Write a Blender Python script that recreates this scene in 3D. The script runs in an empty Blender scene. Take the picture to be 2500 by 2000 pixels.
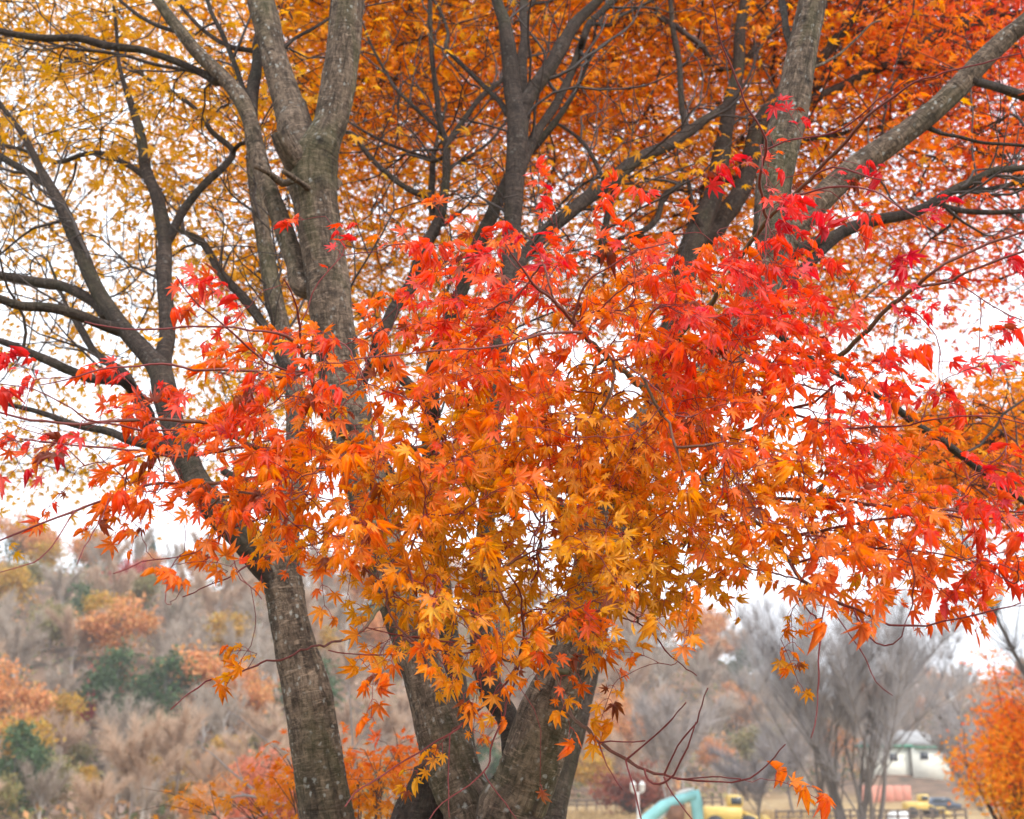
import bpy, math, random
import numpy as np
from mathutils import Vector

# ------------------------------------------------------------------ camera, sky, sun, exposure
sc = bpy.context.scene
col = sc.collection
R = math.radians
rng = np.random.default_rng(7)
random.seed(7)

F = 3018.0                                   # focal length in pixels of the 2500 x 2000 photograph
PITCH = math.atan(850.0 / F)
CAM = np.array([0.0, 0.0, 1.5])
cd = bpy.data.cameras.new('camera')
cam = bpy.data.objects.new('camera', cd)
col.objects.link(cam)
cam.location = CAM
cam.rotation_euler = (R(90) + PITCH, 0, 0)
cd.sensor_width = 36.0
cd.lens = 36.0 * F / 2500.0
cd.clip_start = 0.05
cd.clip_end = 6000
cd.dof.use_dof = True
cd.dof.focus_distance = 3.15
cd.dof.aperture_fstop = 4.6
sc.camera = cam

SUN_EL, SUN_AZ = 42, 138                     # azimuth clockwise from +Y: behind the camera, to the right
w = bpy.data.worlds.new('World')
sc.world = w
w.use_nodes = True
nt = w.node_tree
nt.nodes.clear()
sky = nt.nodes.new('ShaderNodeTexSky')
sky.sky_type = 'NISHITA'
sky.sun_disc = False
sky.sun_elevation = R(SUN_EL)
sky.sun_rotation = R(SUN_AZ)
sky.dust_density = 2.0
hs = nt.nodes.new('ShaderNodeHueSaturation')
hs.inputs['Saturation'].default_value = 0.35
hs.inputs['Value'].default_value = 1.0
tc = nt.nodes.new('ShaderNodeTexCoord')
nz = nt.nodes.new('ShaderNodeTexNoise')
nz.inputs['Scale'].default_value = 2.2
nz.inputs['Detail'].default_value = 4
mr = nt.nodes.new('ShaderNodeMapRange')
mr.inputs['From Min'].default_value = 0.3
mr.inputs['From Max'].default_value = 0.7
mr.inputs['To Min'].default_value = 0.78
mr.inputs['To Max'].default_value = 0.97
mx = nt.nodes.new('ShaderNodeMix')
mx.data_type = 'RGBA'
mx.inputs['B'].default_value = (11.6, 12.2, 13.2, 1)
bg = nt.nodes.new('ShaderNodeBackground')
bg.inputs['Strength'].default_value = 0.085
wo = nt.nodes.new('ShaderNodeOutputWorld')
L = nt.links.new
L(tc.outputs['Generated'], nz.inputs['Vector'])
L(nz.outputs['Fac'], mr.inputs['Value'])
L(sky.outputs['Color'], hs.inputs['Color'])
L(hs.outputs['Color'], mx.inputs['A'])
L(mr.outputs['Result'], mx.inputs['Factor'])
L(mx.outputs['Result'], bg.inputs['Color'])
L(bg.outputs['Background'], wo.inputs['Surface'])

sd = bpy.data.lights.new('sun', 'SUN')
sd.energy = 1.5
sd.angle = R(11)
sd.color = (1.0, 0.96, 0.9)
sun = bpy.data.objects.new('sun', sd)
col.objects.link(sun)
sdir = Vector((math.sin(R(SUN_AZ)) * math.cos(R(SUN_EL)), math.cos(R(SUN_AZ)) * math.cos(R(SUN_EL)), math.sin(R(SUN_EL))))
sun.rotation_euler = sdir.to_track_quat('Z', 'Y').to_euler()
sun.location = (0, -10, 20)

sc.view_settings.view_transform = 'Standard'
sc.view_settings.look = 'None'
sc.view_settings.gamma = 1.0
sc.view_settings.exposure = 1.0
sc.cycles.max_bounces = 8
sc.cycles.diffuse_bounces = 4
sc.cycles.transmission_bounces = 5
sc.cycles.transparent_max_bounces = 4
sc.cycles.sample_clamp_indirect = 6.0

# ------------------------------------------------------------------ geometry helpers
cp, sp = math.cos(PITCH), math.sin(PITCH)
FWD = np.array([0, cp, sp]); UP = np.array([0, -sp, cp]); RIGHT = np.array([1.0, 0, 0])

def at(px, py, Y):
    """world point on the vertical plane y = Y (metres in front of the tripod) and the metres one photo pixel spans there"""
    d = FWD + (px - 1250.0) / F * RIGHT + (1000.0 - py) / F * UP
    t = Y / d[1]
    return CAM + d * t, t / F

def norm(v):
    return v / np.maximum(np.linalg.norm(v, axis=-1, keepdims=True), 1e-9)

def vnoise(p, seed=0):
    """smooth value noise in [-1, 1] for points (n, 3)"""
    p = np.asarray(p, float) + seed * 17.13
    i = np.floor(p).astype(np.int64)
    f = p - i
    f = f * f * (3 - 2 * f)
    def h(ix, iy, iz):
        n = (ix * 374761393 + iy * 668265263 + iz * 2147483647) & 0xFFFFFFFF
        n = ((n ^ (n >> 13)) * 1274126177) & 0xFFFFFFFF
        return ((n ^ (n >> 16)) & 0xFFFF) / 32767.5 - 1
    r = 0
    for dx in (0, 1):
        for dy in (0, 1):
            for dz in (0, 1):
                wgt = (f[:, 0] if dx else 1 - f[:, 0]) * (f[:, 1] if dy else 1 - f[:, 1]) * (f[:, 2] if dz else 1 - f[:, 2])
                r = r + wgt * h(i[:, 0] + dx, i[:, 1] + dy, i[:, 2] + dz)
    return r

def catmull(pts, step):
    """pts (n, k): first 3 columns position; resampled about every `step` metres"""
    pts = np.asarray(pts, float)
    if len(pts) == 2:
        pts = np.array([pts[0], (pts[0] + pts[1]) / 2, pts[1]])
    P = np.vstack([2 * pts[0] - pts[1], pts, 2 * pts[-1] - pts[-2]])
    out = []
    for i in range(1, len(P) - 2):
        n = max(2, int(np.linalg.norm(P[i + 1, :3] - P[i, :3]) / step))
        t = np.linspace(0, 1, n, endpoint=False)[:, None]
        a, b, c, d = P[i - 1], P[i], P[i + 1], P[i + 2]
        out.append(0.5 * (2 * b + (c - a) * t + (2 * a - 5 * b + 4 * c - d) * t ** 2 + (3 * b - a - 3 * c + d) * t ** 3))
    out.append(P[-2][None])
    return np.vstack(out)

class Buf:
    """collects vertices, polygons and per-vertex attributes of ONE mesh"""
    def __init__(self):
        self.v, self.f3, self.f4, self.at = [], [], [], {}
        self.n = 0
    def add(self, v, f3=None, f4=None, **attrs):
        v = np.asarray(v, float).reshape(-1, 3)
        if f3 is not None and len(f3): self.f3.append(np.asarray(f3, np.int64) + self.n)
        if f4 is not None and len(f4): self.f4.append(np.asarray(f4, np.int64) + self.n)
        self.v.append(v)
        for k, a in attrs.items():
            self.at.setdefault(k, []).append(np.broadcast_to(np.asarray(a, float), (len(v), np.asarray(a).shape[-1])))
        self.n += len(v)
    def mesh(self, name, mat, smooth=False):
        me = bpy.data.meshes.new(name)
        V = np.vstack(self.v)
        f3 = np.vstack(self.f3) if self.f3 else np.zeros((0, 3), np.int64)
        f4 = np.vstack(self.f4) if self.f4 else np.zeros((0, 4), np.int64)
        me.vertices.add(len(V))
        me.vertices.foreach_set('co', V.astype(np.float32).ravel())
        nl = f3.size + f4.size
        me.loops.add(nl)
        me.loops.foreach_set('vertex_index', np.concatenate([f3.ravel(), f4.ravel()]).astype(np.int32))
        me.polygons.add(len(f3) + len(f4))
        st = np.concatenate([np.arange(len(f3)) * 3, f3.size + np.arange(len(f4)) * 4]).astype(np.int32)
        me.polygons.foreach_set('loop_start', st)
        if smooth:
            me.polygons.foreach_set('use_smooth', np.ones(len(f3) + len(f4), bool))
        for k, parts in self.at.items():
            A = np.vstack(parts).astype(np.float32)
            if A.shape[1] == 4:
                a = me.attributes.new(k, 'FLOAT_COLOR', 'POINT'); a.data.foreach_set('color', A.ravel())
            elif A.shape[1] == 3:
                a = me.attributes.new(k, 'FLOAT_VECTOR', 'POINT'); a.data.foreach_set('vector', A.ravel())
            else:
                a = me.attributes.new(k, 'FLOAT', 'POINT'); a.data.foreach_set('value', A.ravel())
        me.update(calc_edges=True)
        me.validate()
        if mat: me.materials.append(mat)
        return me
    def build(self, name, mat, parent=None, smooth=False, loc=None):
        return link(name, self.mesh(name, mat, smooth), parent, loc)

def link(name, me, parent=None, loc=None):
    o = bpy.data.objects.new(name, me)
    col.objects.link(o)
    if parent is not None:
        o.parent = parent
        o.location = -Vector(parent.location) if loc is None else loc
    elif loc is not None:
        o.location = loc
    return o

def tag(o, label=None, cat=None, group=None, kind=None):
    if label: o['label'] = label
    if cat: o['category'] = cat
    if group: o['group'] = group
    if kind: o['kind'] = kind
    return o

def empty(name, loc, label, cat, group=None):
    o = bpy.data.objects.new(name, None)
    col.objects.link(o)
    o.location = loc
    o.empty_display_size = 0.2
    return tag(o, label, cat, group)

def rings(pts):
    t = np.gradient(pts, axis=0)
    t = norm(t)
    n = np.zeros_like(t)
    a = np.array([0.0, -1.0, 0.1])
    a = a - t[0] * a.dot(t[0])
    if np.linalg.norm(a) < 1e-3: a = np.array([1.0, 0, 0]) - t[0] * t[0][0]
    n[0] = a / np.linalg.norm(a)
    for i in range(1, len(t)):
        b = n[i - 1] - t[i] * n[i - 1].dot(t[i])
        n[i] = b / max(np.linalg.norm(b), 1e-9)
    return t, n, np.cross(t, n)

def tube(buf, pts, rad, sides, seed=None, knots=None, rough=0.0, colr=None, cap=True, wrink=()):
    pts = np.asarray(pts, float); rad = np.asarray(rad, float)
    if len(pts) < 2: return
    t, n, b = rings(pts)
    th = np.linspace(0, 2 * math.pi, sides, endpoint=False)
    c, s = np.cos(th), np.sin(th)
    dirs = c[None, :, None] * n[:, None, :] + s[None, :, None] * b[:, None, :]
    ln = np.concatenate([[0], np.cumsum(np.linalg.norm(np.diff(pts, axis=0), axis=1))])
    r0 = max(rad.mean(), 1e-4)
    bco = np.stack([np.broadcast_to(c * r0, (len(pts), sides)), np.broadcast_to(s * r0, (len(pts), sides)),
                    np.broadcast_to(ln[:, None], (len(pts), sides))], -1)
    rr = np.broadcast_to(rad[:, None], (len(pts), sides)).copy()
    scar = np.zeros((len(pts), sides))
    if seed is not None:
        q = bco.reshape(-1, 3)
        lum = vnoise(q * np.array([9, 9, 5.0]) , seed) * 0.6 + vnoise(q * np.array([24, 24, 14.0]), seed + 3) * 0.3 + vnoise(q * np.array([60, 60, 45.0]), seed + 5) * 0.13 + vnoise(q * np.array([11, 11, 75.0]), seed + 7) * 0.16
        rr *= 1 + rough * lum.reshape(rr.shape)
        for (kv, kt, ks, amp) in (knots or []):
            dv = (ln[:, None] - kv)
            dth = (th[None, :] - kt + math.pi) % (2 * math.pi) - math.pi
            dh = dth * r0
            d2 = (dv / ks) ** 2 + (dh / (ks * 1.1)) ** 2
            rr += amp * (np.exp(-d2 / 2) - 0.9 * np.exp(-d2 * 2.2))
            brow = np.exp(-((dv - ks * 1.1 + 0.5 * dh * dh / ks) / (ks * 0.2)) ** 2) * np.exp(-(dh / (ks * 1.8)) ** 2)
            rr += amp * 0.45 * brow
            scar = np.maximum(scar, np.maximum(np.exp(-d2 * 2.0), 0.75 * np.exp(-((dv - ks * 0.85 + 0.5 * dh * dh / ks) / (ks * 0.16)) ** 2) * np.exp(-(dh / (ks * 1.8)) ** 2)))
    for (c_, wd_, am_) in wrink:
        l_ = float(ln[int(np.argmin(np.sum((pts - c_) ** 2, 1)))])
        ph = vnoise(bco.reshape(-1, 3) * np.array([14, 14, 3.0]), 61).reshape(rr.shape)
        g_ = np.exp(-((ln[:, None] - l_) / wd_) ** 2) * (.45 + .55 * np.cos(th[None, :] - .3 + 2 * ph) ** 2)
        wv_ = np.sin(ln[:, None] * 2 * math.pi / .026 + 3.2 * ph + 1.3 * np.sin(th[None, :] * 2))
        rr += am_ * g_ * wv_
        scar = np.maximum(scar, .6 * g_ * np.clip(-wv_ - .3, 0, 1))  # troughs of the wrinkles are darkened along with the branch marks
    V = pts[:, None, :] + dirs * rr[:, :, None]
    m = len(pts)
    i = np.arange(m - 1)[:, None] * sides
    j = np.arange(sides)[None, :]
    j2 = (j + 1) % sides
    f4 = np.stack([i + j, i + j2, i + sides + j2, i + sides + j], -1).reshape(-1, 4)
    V = V.reshape(-1, 3)
    B = bco.reshape(-1, 3); S = scar.reshape(-1, 1)
    f3 = None
    if cap:
        V = np.vstack([V, pts[-1] + t[-1] * rad[-1] * 0.6])
        B = np.vstack([B, B[-1:]]); S = np.vstack([S, [[0.0]]])
        k = m * sides
        jj = np.arange(sides)
        f3 = np.stack([(m - 1) * sides + jj, (m - 1) * sides + (jj + 1) % sides, np.full(sides, k)], -1)
    extra = {}
    if colr is not None: extra['col'] = np.append(np.asarray(colr, float)[:3], 1.0)[None]
    buf.add(V, f3, f4, bco=B, scar=S, **extra)

def box(buf, lo, hi, **a):
    lo, hi = np.array(lo, float), np.array(hi, float)
    v = np.array([[x, y, z] for x in (lo[0], hi[0]) for y in (lo[1], hi[1]) for z in (lo[2], hi[2])])
    buf.add(v, None, [[0, 1, 3, 2], [4, 6, 7, 5], [0, 4, 5, 1], [2, 3, 7, 6], [0, 2, 6, 4], [1, 5, 7, 3]], **a)

def bbox(buf, lo, hi, b=0.02):
    """box with chamfered upright and level edges (prism with cut corners, inset top and bottom)"""
    lo, hi = np.array(lo, float), np.array(hi, float)
    def loop(z, i):
        x0, x1, y0, y1 = lo[0] + i, hi[0] - i, lo[1] + i, hi[1] - i
        return [[x0 + b, y0, z], [x1 - b, y0, z], [x1, y0 + b, z], [x1, y1 - b, z], [x1 - b, y1, z], [x0 + b, y1, z], [x0, y1 - b, z], [x0, y0 + b, z]]
    v = np.array(loop(lo[2], b) + loop(lo[2] + b, 0) + loop(hi[2] - b, 0) + loop(hi[2], b))
    f4 = [[k * 8 + j, k * 8 + (j + 1) % 8, k * 8 + 8 + (j + 1) % 8, k * 8 + 8 + j] for k in range(3) for j in range(8)]
    f4 += [[0 + o, 1 + o, 4 + o, 5 + o] if o else [5, 4, 1, 0] for o in (0, 24)]
    f4 += [[1, 4, 3, 2], [0, 7, 6, 5]] + [[25, 26, 27, 28], [24, 29, 30, 31]]
    buf.add(v, None, f4)

def bar(buf, a, b, wdt, hgt=None):
    """square bar from a to b"""
    a, b = np.array(a, float), np.array(b, float)
    hgt = hgt or wdt
    t = norm(b - a)
    u = np.array([0, 0, 1.0]) if abs(t[2]) < 0.9 else np.array([0, 1.0, 0])
    s = norm(np.cross(t, u)); u = np.cross(s, t)
    v = [p + s * sx * wdt / 2 + u * sy * hgt / 2 for p in (a, b) for sx, sy in ((-1, -1), (1, -1), (1, 1), (-1, 1))]
    buf.add(v, None, [[0, 1, 2, 3], [7, 6, 5, 4]] + [[i, i + 4, (i + 1) % 4 + 4, (i + 1) % 4] for i in range(4)])

def lathe(buf, prof, c, sides=16):
    """prof: list of (radius, z)"""
    th = np.linspace(0, 2 * math.pi, sides, endpoint=False)
    V = np.array([[c[0] + r * math.cos(a), c[1] + r * math.sin(a), c[2] + z] for r, z in prof for a in th])
    f4 = [[k * sides + j, k * sides + (j + 1) % sides, (k + 1) * sides + (j + 1) % sides, (k + 1) * sides + j] for k in range(len(prof) - 1) for j in range(sides)]
    buf.add(V, None, f4)

def wheel(buf, c, r, wd, sides=20):
    """disc-shaped wheel, axle along y"""
    th = np.linspace(0, 2 * math.pi, sides, endpoint=False)
    prof = [(0.05 * r, -wd / 2), (0.85 * r, -wd / 2), (r, -wd * 0.3), (r, wd * 0.3), (0.85 * r, wd / 2), (0.05 * r, wd / 2)]
    V = np.array([[c[0] + q * math.cos(a), c[1] + z, c[2] + q * math.sin(a)] for q, z in prof for a in th])
    f4 = [[k * sides + j, (k + 1) * sides + j, (k + 1) * sides + (j + 1) % sides, k * sides + (j + 1) % sides] for k in range(len(prof) - 1) for j in range(sides)]
    buf.add(V, None, f4)

def prism(buf, poly, y0, y1):
    """outline (x, z) given thickness from y0 to y1, fan capped (star-shaped outlines)"""
    n = len(poly)
    p = np.array(poly, float)
    c = p.mean(0)
    V = [[x, y, z] for y in (y0, y1) for x, z in poly] + [[c[0], y0, c[1]], [c[0], y1, c[1]]]
    f4 = [[i, (i + 1) % n, n + (i + 1) % n, n + i] for i in range(n)]
    f3 = [[(i + 1) % n, i, 2 * n] for i in range(n)] + [[n + i, n + (i + 1) % n, 2 * n + 1] for i in range(n)]
    buf.add(V, f3, f4)

# ------------------------------------------------------------------ materials
def newmat(name):
    m = bpy.data.materials.new(name)
    m.use_nodes = True
    t = m.node_tree
    t.nodes.clear()
    o = t.nodes.new('ShaderNodeOutputMaterial')
    return m, t, o

def N(t, typ, **kw):
    n = t.nodes.new(typ)
    for k, v in kw.items():
        if k in n.inputs: n.inputs[k].default_value = v
        else: setattr(n, k, v)
    return n

def mixc(t, fac, a, b, blend='MIX'):
    n = t.nodes.new('ShaderNodeMix'); n.data_type = 'RGBA'; n.blend_type = blend
    for k, v in (('Factor', fac), ('A', a), ('B', b)):
        if hasattr(v, 'is_linked'): t.links.new(v, n.inputs[k])
        else: n.inputs[k].default_value = v if not isinstance(v, tuple) else (*v[:3], 1)
    return n.outputs['Result']

def ramp(t, sock, stops):
    n = t.nodes.new('ShaderNodeValToRGB')
    e = n.color_ramp.elements
    while len(e) < len(stops): e.new(0.5)
    for x, (p, c) in zip(e, stops):
        x.position = p
        x.color = (c, c, c, 1) if isinstance(c, (int, float)) else (*c, 1)
    t.links.new(sock, n.inputs['Fac'])
    return n.outputs['Color']

def mapped(t, vec, scale):
    n = t.nodes.new('ShaderNodeMapping'); n.inputs['Scale'].default_value = scale
    t.links.new(vec, n.inputs['Vector'])
    return n.outputs['Vector']

def noise(t, vec, scale, detail=4, rough=0.55, dist=0.0):
    n = N(t, 'ShaderNodeTexNoise', Scale=scale, Detail=detail, Roughness=rough, Distortion=dist)
    t.links.new(vec, n.inputs['Vector'])
    return n.outputs['Fac']

def simple(name, c, rough=0.6, var=0.15, scale=8.0, metal=0.0, bump=0.0):
    m, t, o = newmat(name)
    tcn = t.nodes.new('ShaderNodeTexCoord')
    f = noise(t, tcn.outputs['Object'], scale, 5)
    cc = mixc(t, ramp(t, f, [(0.3, 0.0), (0.7, 1.0)]), tuple(x * (1 - var) for x in c), tuple(min(1, x * (1 + var)) for x in c))
    p = N(t, 'ShaderNodeBsdfPrincipled', Roughness=rough, Metallic=metal)
    t.links.new(cc, p.inputs['Base Color'])
    if bump:
        bn = N(t, 'ShaderNodeBump', Strength=bump, Distance=0.02)
        t.links.new(f, bn.inputs['Height']); t.links.new(bn.outputs['Normal'], p.inputs['Normal'])
    t.links.new(p.outputs['BSDF'], o.inputs['Surface'])
    return m

def bark(name, light, dark, moss=0.5, lichen=0.5, detail=True):
    m, t, o = newmat(name)
    a = N(t, 'ShaderNodeAttribute', attribute_name='bco')
    v = a.outputs['Vector']
    scr = N(t, 'ShaderNodeAttribute', attribute_name='scar').outputs['Fac']
    fib = noise(t, mapped(t, v, (70, 70, 9)), 1, 6, 0.7, 0.8)
    wr = noise(t, mapped(t, v, (6, 6, 30)), 1, 6, 0.7, 2.2)
    low = noise(t, mapped(t, v, (19, 19, 8)), 1, 8, 0.72, 1.2)
    big = noise(t, mapped(t, v, (6, 6, 2.2)), 1, 3, 0.5, 0.6)
    c = mixc(t, ramp(t, low, [(0.34, 0.0), (0.64, 1.0)]), dark, light)
    c = mixc(t, ramp(t, fib, [(0.36, 0.6), (0.48, 0.0)]), c, tuple(x * 0.45 for x in dark))
    c = mixc(t, ramp(t, fib, [(0.56, 0.0), (0.7, 0.6)]), c, tuple(min(1, x * 1.5) for x in light))
    c = mixc(t, ramp(t, wr, [(0.36, 0.45), (0.45, 0.0)]), c, tuple(x * 0.4 for x in dark))
    c = mixc(t, ramp(t, wr, [(0.62, 0.0), (0.7, 0.5)]), c, tuple(min(1, x * 1.45) for x in light))
    dash = noise(t, mapped(t, v, (24, 24, 95)), 1, 3, 0.6, 0.6)
    c = mixc(t, ramp(t, dash, [(0.58, 0.0), (0.66, 0.6)]), c, tuple(min(1, x * 1.75) for x in light))
    c = mixc(t, ramp(t, dash, [(0.32, 0.6), (0.39, 0.0)]), c, tuple(x * 0.4 for x in dark))
    blo = noise(t, mapped(t, v, (34, 34, 20)), 1, 6, 0.7, 1.5)
    c = mixc(t, ramp(t, blo, [(0.36, 0.75), (0.5, 0.0)]), c, tuple(x * 0.55 for x in dark))
    c = mixc(t, ramp(t, blo, [(0.54, 0.0), (0.68, 0.55)]), c, tuple(min(1, x * 1.35) for x in light))
    # greenish algae film in long patches, dark rain streaks, pale lichen freckles
    c = mixc(t, ramp(t, big, [(0.5, 0.0), (0.62, moss)]), c, (0.072, 0.082, 0.026))
    c = mixc(t, ramp(t, noise(t, mapped(t, v, (13, 13, 2.4)), 1, 5, 0.65, 1.0), [(0.5, 0.0), (0.66, 0.75)]), c, (0.03, 0.021, 0.016))
    vor = N(t, 'ShaderNodeTexVoronoi', Scale=1.0)
    t.links.new(mapped(t, v, (42, 42, 36)), vor.inputs['Vector'])
    spots = ramp(t, vor.outputs['Distance'], [(0.16, 1.0), (0.3, 0.0)])
    wv = N(t, 'ShaderNodeVectorMath', operation='ADD')
    nzc = N(t, 'ShaderNodeTexNoise', Scale=60.0, Detail=3)
    t.links.new(v, nzc.inputs['Vector'])
    sc_ = N(t, 'ShaderNodeVectorMath', operation='SCALE'); sc_.inputs['Scale'].default_value = .022
    t.links.new(nzc.outputs['Color'], sc_.inputs[0]); t.links.new(v, wv.inputs[0]); t.links.new(sc_.outputs['Vector'], wv.inputs[1])
    mpv = mapped(t, wv.outputs['Vector'], (44, 44, 30)); t.links.new(mpv, vor.inputs['Vector'])
    gate = ramp(t, noise(t, mapped(t, v, (15, 15, 8)), 1, 3), [(0.46, 0.0), (0.58, lichen)])
    mm = N(t, 'ShaderNodeMath', operation='MULTIPLY')
    t.links.new(spots, mm.inputs[0]); t.links.new(gate, mm.inputs[1])
    c = mixc(t, mm.outputs[0], c, (0.36, 0.36, 0.33))
    c = mixc(t, scr, c, (0.02, 0.015, 0.012))
    p = N(t, 'ShaderNodeBsdfPrincipled', Roughness=0.85)
    p.inputs['Specular IOR Level'].default_value = 0.25
    t.links.new(c, p.inputs['Base Color'])
    hm = N(t, 'ShaderNodeMath', operation='MULTIPLY_ADD')
    t.links.new(fib, hm.inputs[0]); hm.inputs[1].default_value = 0.9; t.links.new(wr, hm.inputs[2])
    bn = N(t, 'ShaderNodeBump', Strength=1.0, Distance=0.012)
    t.links.new(hm.outputs[0], bn.inputs['Height']); t.links.new(bn.outputs['Normal'], p.inputs['Normal'])
    t.links.new(p.outputs['BSDF'], o.inputs['Surface'])
    return m

def leafmat(name, trans=0.45, veins=True, gloss=0.35):
    m, t, o = newmat(name)
    a = N(t, 'ShaderNodeAttribute', attribute_name='col')
    c = a.outputs['Color']
    if veins:
        q = N(t, 'ShaderNodeAttribute', attribute_name='lco')
        s = N(t, 'ShaderNodeSeparateXYZ'); t.links.new(q.outputs['Vector'], s.inputs[0])
        # lco = (distance across the lobe from its midrib, distance from the stalk, random per leaf)
        vm = ramp(t, s.outputs['X'], [(0.0, 0.8), (0.024, 0.0)])
        c = mixc(t, vm, c, mixc(t, 0.5, c, (0.45, 0.02, 0.01)))
        tcn = t.nodes.new('ShaderNodeTexCoord')
        blot = noise(t, tcn.outputs['Object'], 60, 3)
        c = mixc(t, ramp(t, blot, [(0.6, 0.0), (0.7, 0.5)]), c, (0.22, 0.055, 0.02))
    p = N(t, 'ShaderNodeBsdfPrincipled', Roughness=0.5)
    p.inputs['Specular IOR Level'].default_value = gloss
    tr = N(t, 'ShaderNodeBsdfTranslucent')
    hsn = N(t, 'ShaderNodeHueSaturation', Saturation=1.08, Value=1.15)
    t.links.new(c, hsn.inputs['Color'])
    t.links.new(c, p.inputs['Base Color']); t.links.new(hsn.outputs['Color'], tr.inputs['Color'])
    ms = N(t, 'ShaderNodeMixShader', Fac=trans)
    t.links.new(p.outputs['BSDF'], ms.inputs[1]); t.links.new(tr.outputs['BSDF'], ms.inputs[2])
    t.links.new(ms.outputs['Shader'], o.inputs['Surface'])
    return m

def attrmat(name, rough=0.7):
    m, t, o = newmat(name)
    a = N(t, 'ShaderNodeAttribute', attribute_name='col')
    tcn = t.nodes.new('ShaderNodeTexCoord')
    f = noise(t, tcn.outputs['Object'], 90, 3)
    c = mixc(t, ramp(t, f, [(0.3, 0.35), (0.7, 0.0)]), a.outputs['Color'], (0.03, 0.02, 0.015))
    p = N(t, 'ShaderNodeBsdfPrincipled', Roughness=rough)
    t.links.new(c, p.inputs['Base Color'])
    t.links.new(p.outputs['BSDF'], o.inputs['Surface'])
    return m

M_BARK = bark('maple_bark', (0.235, 0.170, 0.122), (0.05, 0.034, 0.025), 0.36, 0.8)
M_BARK_SHADED = bark('shaded_bark', (0.075, 0.053, 0.042), (0.034, 0.024, 0.019), 0.2, 0.15)  # darker bark copy: shade on the backlit limbs is put into its colour
M_TWIG = attrmat('twig_bark')
M_LEAF = leafmat('maple_leaf', 0.54, gloss=0.6)
M_CROWN = leafmat('crown_leaf', 0.58, veins=False)
M_FAR = leafmat('far_leaf', 0.3, veins=False, gloss=0.1)
M_FARBARK = attrmat('far_bark', 0.9)

# ------------------------------------------------------------------ terrain
def sstep(a, b, x):
    t = np.clip((x - a) / (b - a), 0, 1)
    return t * t * (3 - 2 * t)

def ground_z(x, y):
    x = np.asarray(x, float); y = np.asarray(y, float)
    u = x / np.maximum(y, 30.0)
    h = -4.0 * sstep(12, 34, y)
    h = h + 2.0 * sstep(130, 190, y) * sstep(0.1, 0.25, u)
    foot = np.interp(u, [-.6, -.2, 0, .15, .3, .5], [88, 98, 145, 155, 198, 200])
    ridge = np.interp(u, [-.6, -.2, 0, .15, .3, .5], [215, 220, 240, 262, 300, 300])
    H = np.interp(u, [-.7, -.41, -.15, 0, .15, .2, .26, .35, .7], [40, 33, 27, 26, 22, 15, 11, 11, 11])
    h = h + (H + 4) * sstep(foot, ridge, y)
    q = np.stack([x.ravel(), y.ravel(), 0 * x.ravel()], -1)
    bump = (vnoise(q / 14, 1) * 0.9 + vnoise(q / 5, 2) * 0.3).reshape(x.shape)
    return h + bump * sstep(90, 170, y) * 1.2 + vnoise(q / 3, 4).reshape(x.shape) * 0.05

def sheet(name, xs, ys, zoff, mat):
    X, Yy = np.meshgrid(xs, ys)
    Z = ground_z(X, Yy) + zoff
    b = Buf()
    nx, ny = len(xs), len(ys)
    i = np.arange(ny - 1)[:, None] * nx + np.arange(nx - 1)[None]
    b.add(np.stack([X, Yy, Z], -1).reshape(-1, 3), None, np.stack([i, i + 1, i + nx + 1, i + nx], -1).reshape(-1, 4))
    return b.build(name, mat, smooth=True)

def ground_mat():
    m, t, o = newmat('ground')
    g = t.nodes.new('ShaderNodeNewGeometry')
    s = N(t, 'ShaderNodeSeparateXYZ'); t.links.new(g.outputs['Position'], s.inputs[0])
    pos = g.outputs['Position']
    grass = mixc(t, ramp(t, noise(t, pos, 1.3, 6), [(0.35, 0.0), (0.65, 1.0)]), (0.30, 0.20, 0.095), (0.44, 0.32, 0.17))
    grass = mixc(t, ramp(t, noise(t, pos, 0.12, 4), [(0.45, 0.0), (0.62, 0.7)]), grass, (0.22, 0.13, 0.06))
    litter = mixc(t, ramp(t, noise(t, pos, 0.35, 6), [(0.35, 0.0), (0.65, 1.0)]), (0.10, 0.075, 0.055), (0.25, 0.16, 0.11))
    near = mixc(t, ramp(t, noise(t, pos, 9, 6), [(0.35, 0.0), (0.65, 1.0)]), (0.10, 0.085, 0.035), (0.24, 0.19, 0.09))
    c = mixc(t, ramp_range(t, s.outputs['Y'], 14, 30), near, grass)
    c = mixc(t, ramp_range(t, s.outputs['Z'], -3.9, -2.6, s.outputs['Y'], 90), c, litter)
    p = N(t, 'ShaderNodeBsdfPrincipled', Roughness=0.95)
    p.inputs['Specular IOR Level'].default_value = 0.1
    t.links.new(c, p.inputs['Base Color'])
    bn = N(t, 'ShaderNodeBump', Strength=0.8, Distance=0.12)
    t.links.new(noise(t, pos, 3.0, 6), bn.inputs['Height']); t.links.new(bn.outputs['Normal'], p.inputs['Normal'])
    t.links.new(p.outputs['BSDF'], o.inputs['Surface'])
    return m

def ramp_range(t, sock, a, b, gate=None, gmin=0):
    n = N(t, 'ShaderNodeMapRange'); n.inputs['From Min'].default_value = a; n.inputs['From Max'].default_value = b
    t.links.new(sock, n.inputs['Value'])
    if gate is None: return n.outputs['Result']
    g = N(t, 'ShaderNodeMath', operation='GREATER_THAN'); g.inputs[1].default_value = gmin
    t.links.new(gate, g.inputs[0])
    mm = N(t, 'ShaderNodeMath', operation='MULTIPLY')
    t.links.new(n.outputs['Result'], mm.inputs[0]); t.links.new(g.outputs[0], mm.inputs[1])
    return mm.outputs[0]

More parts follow.
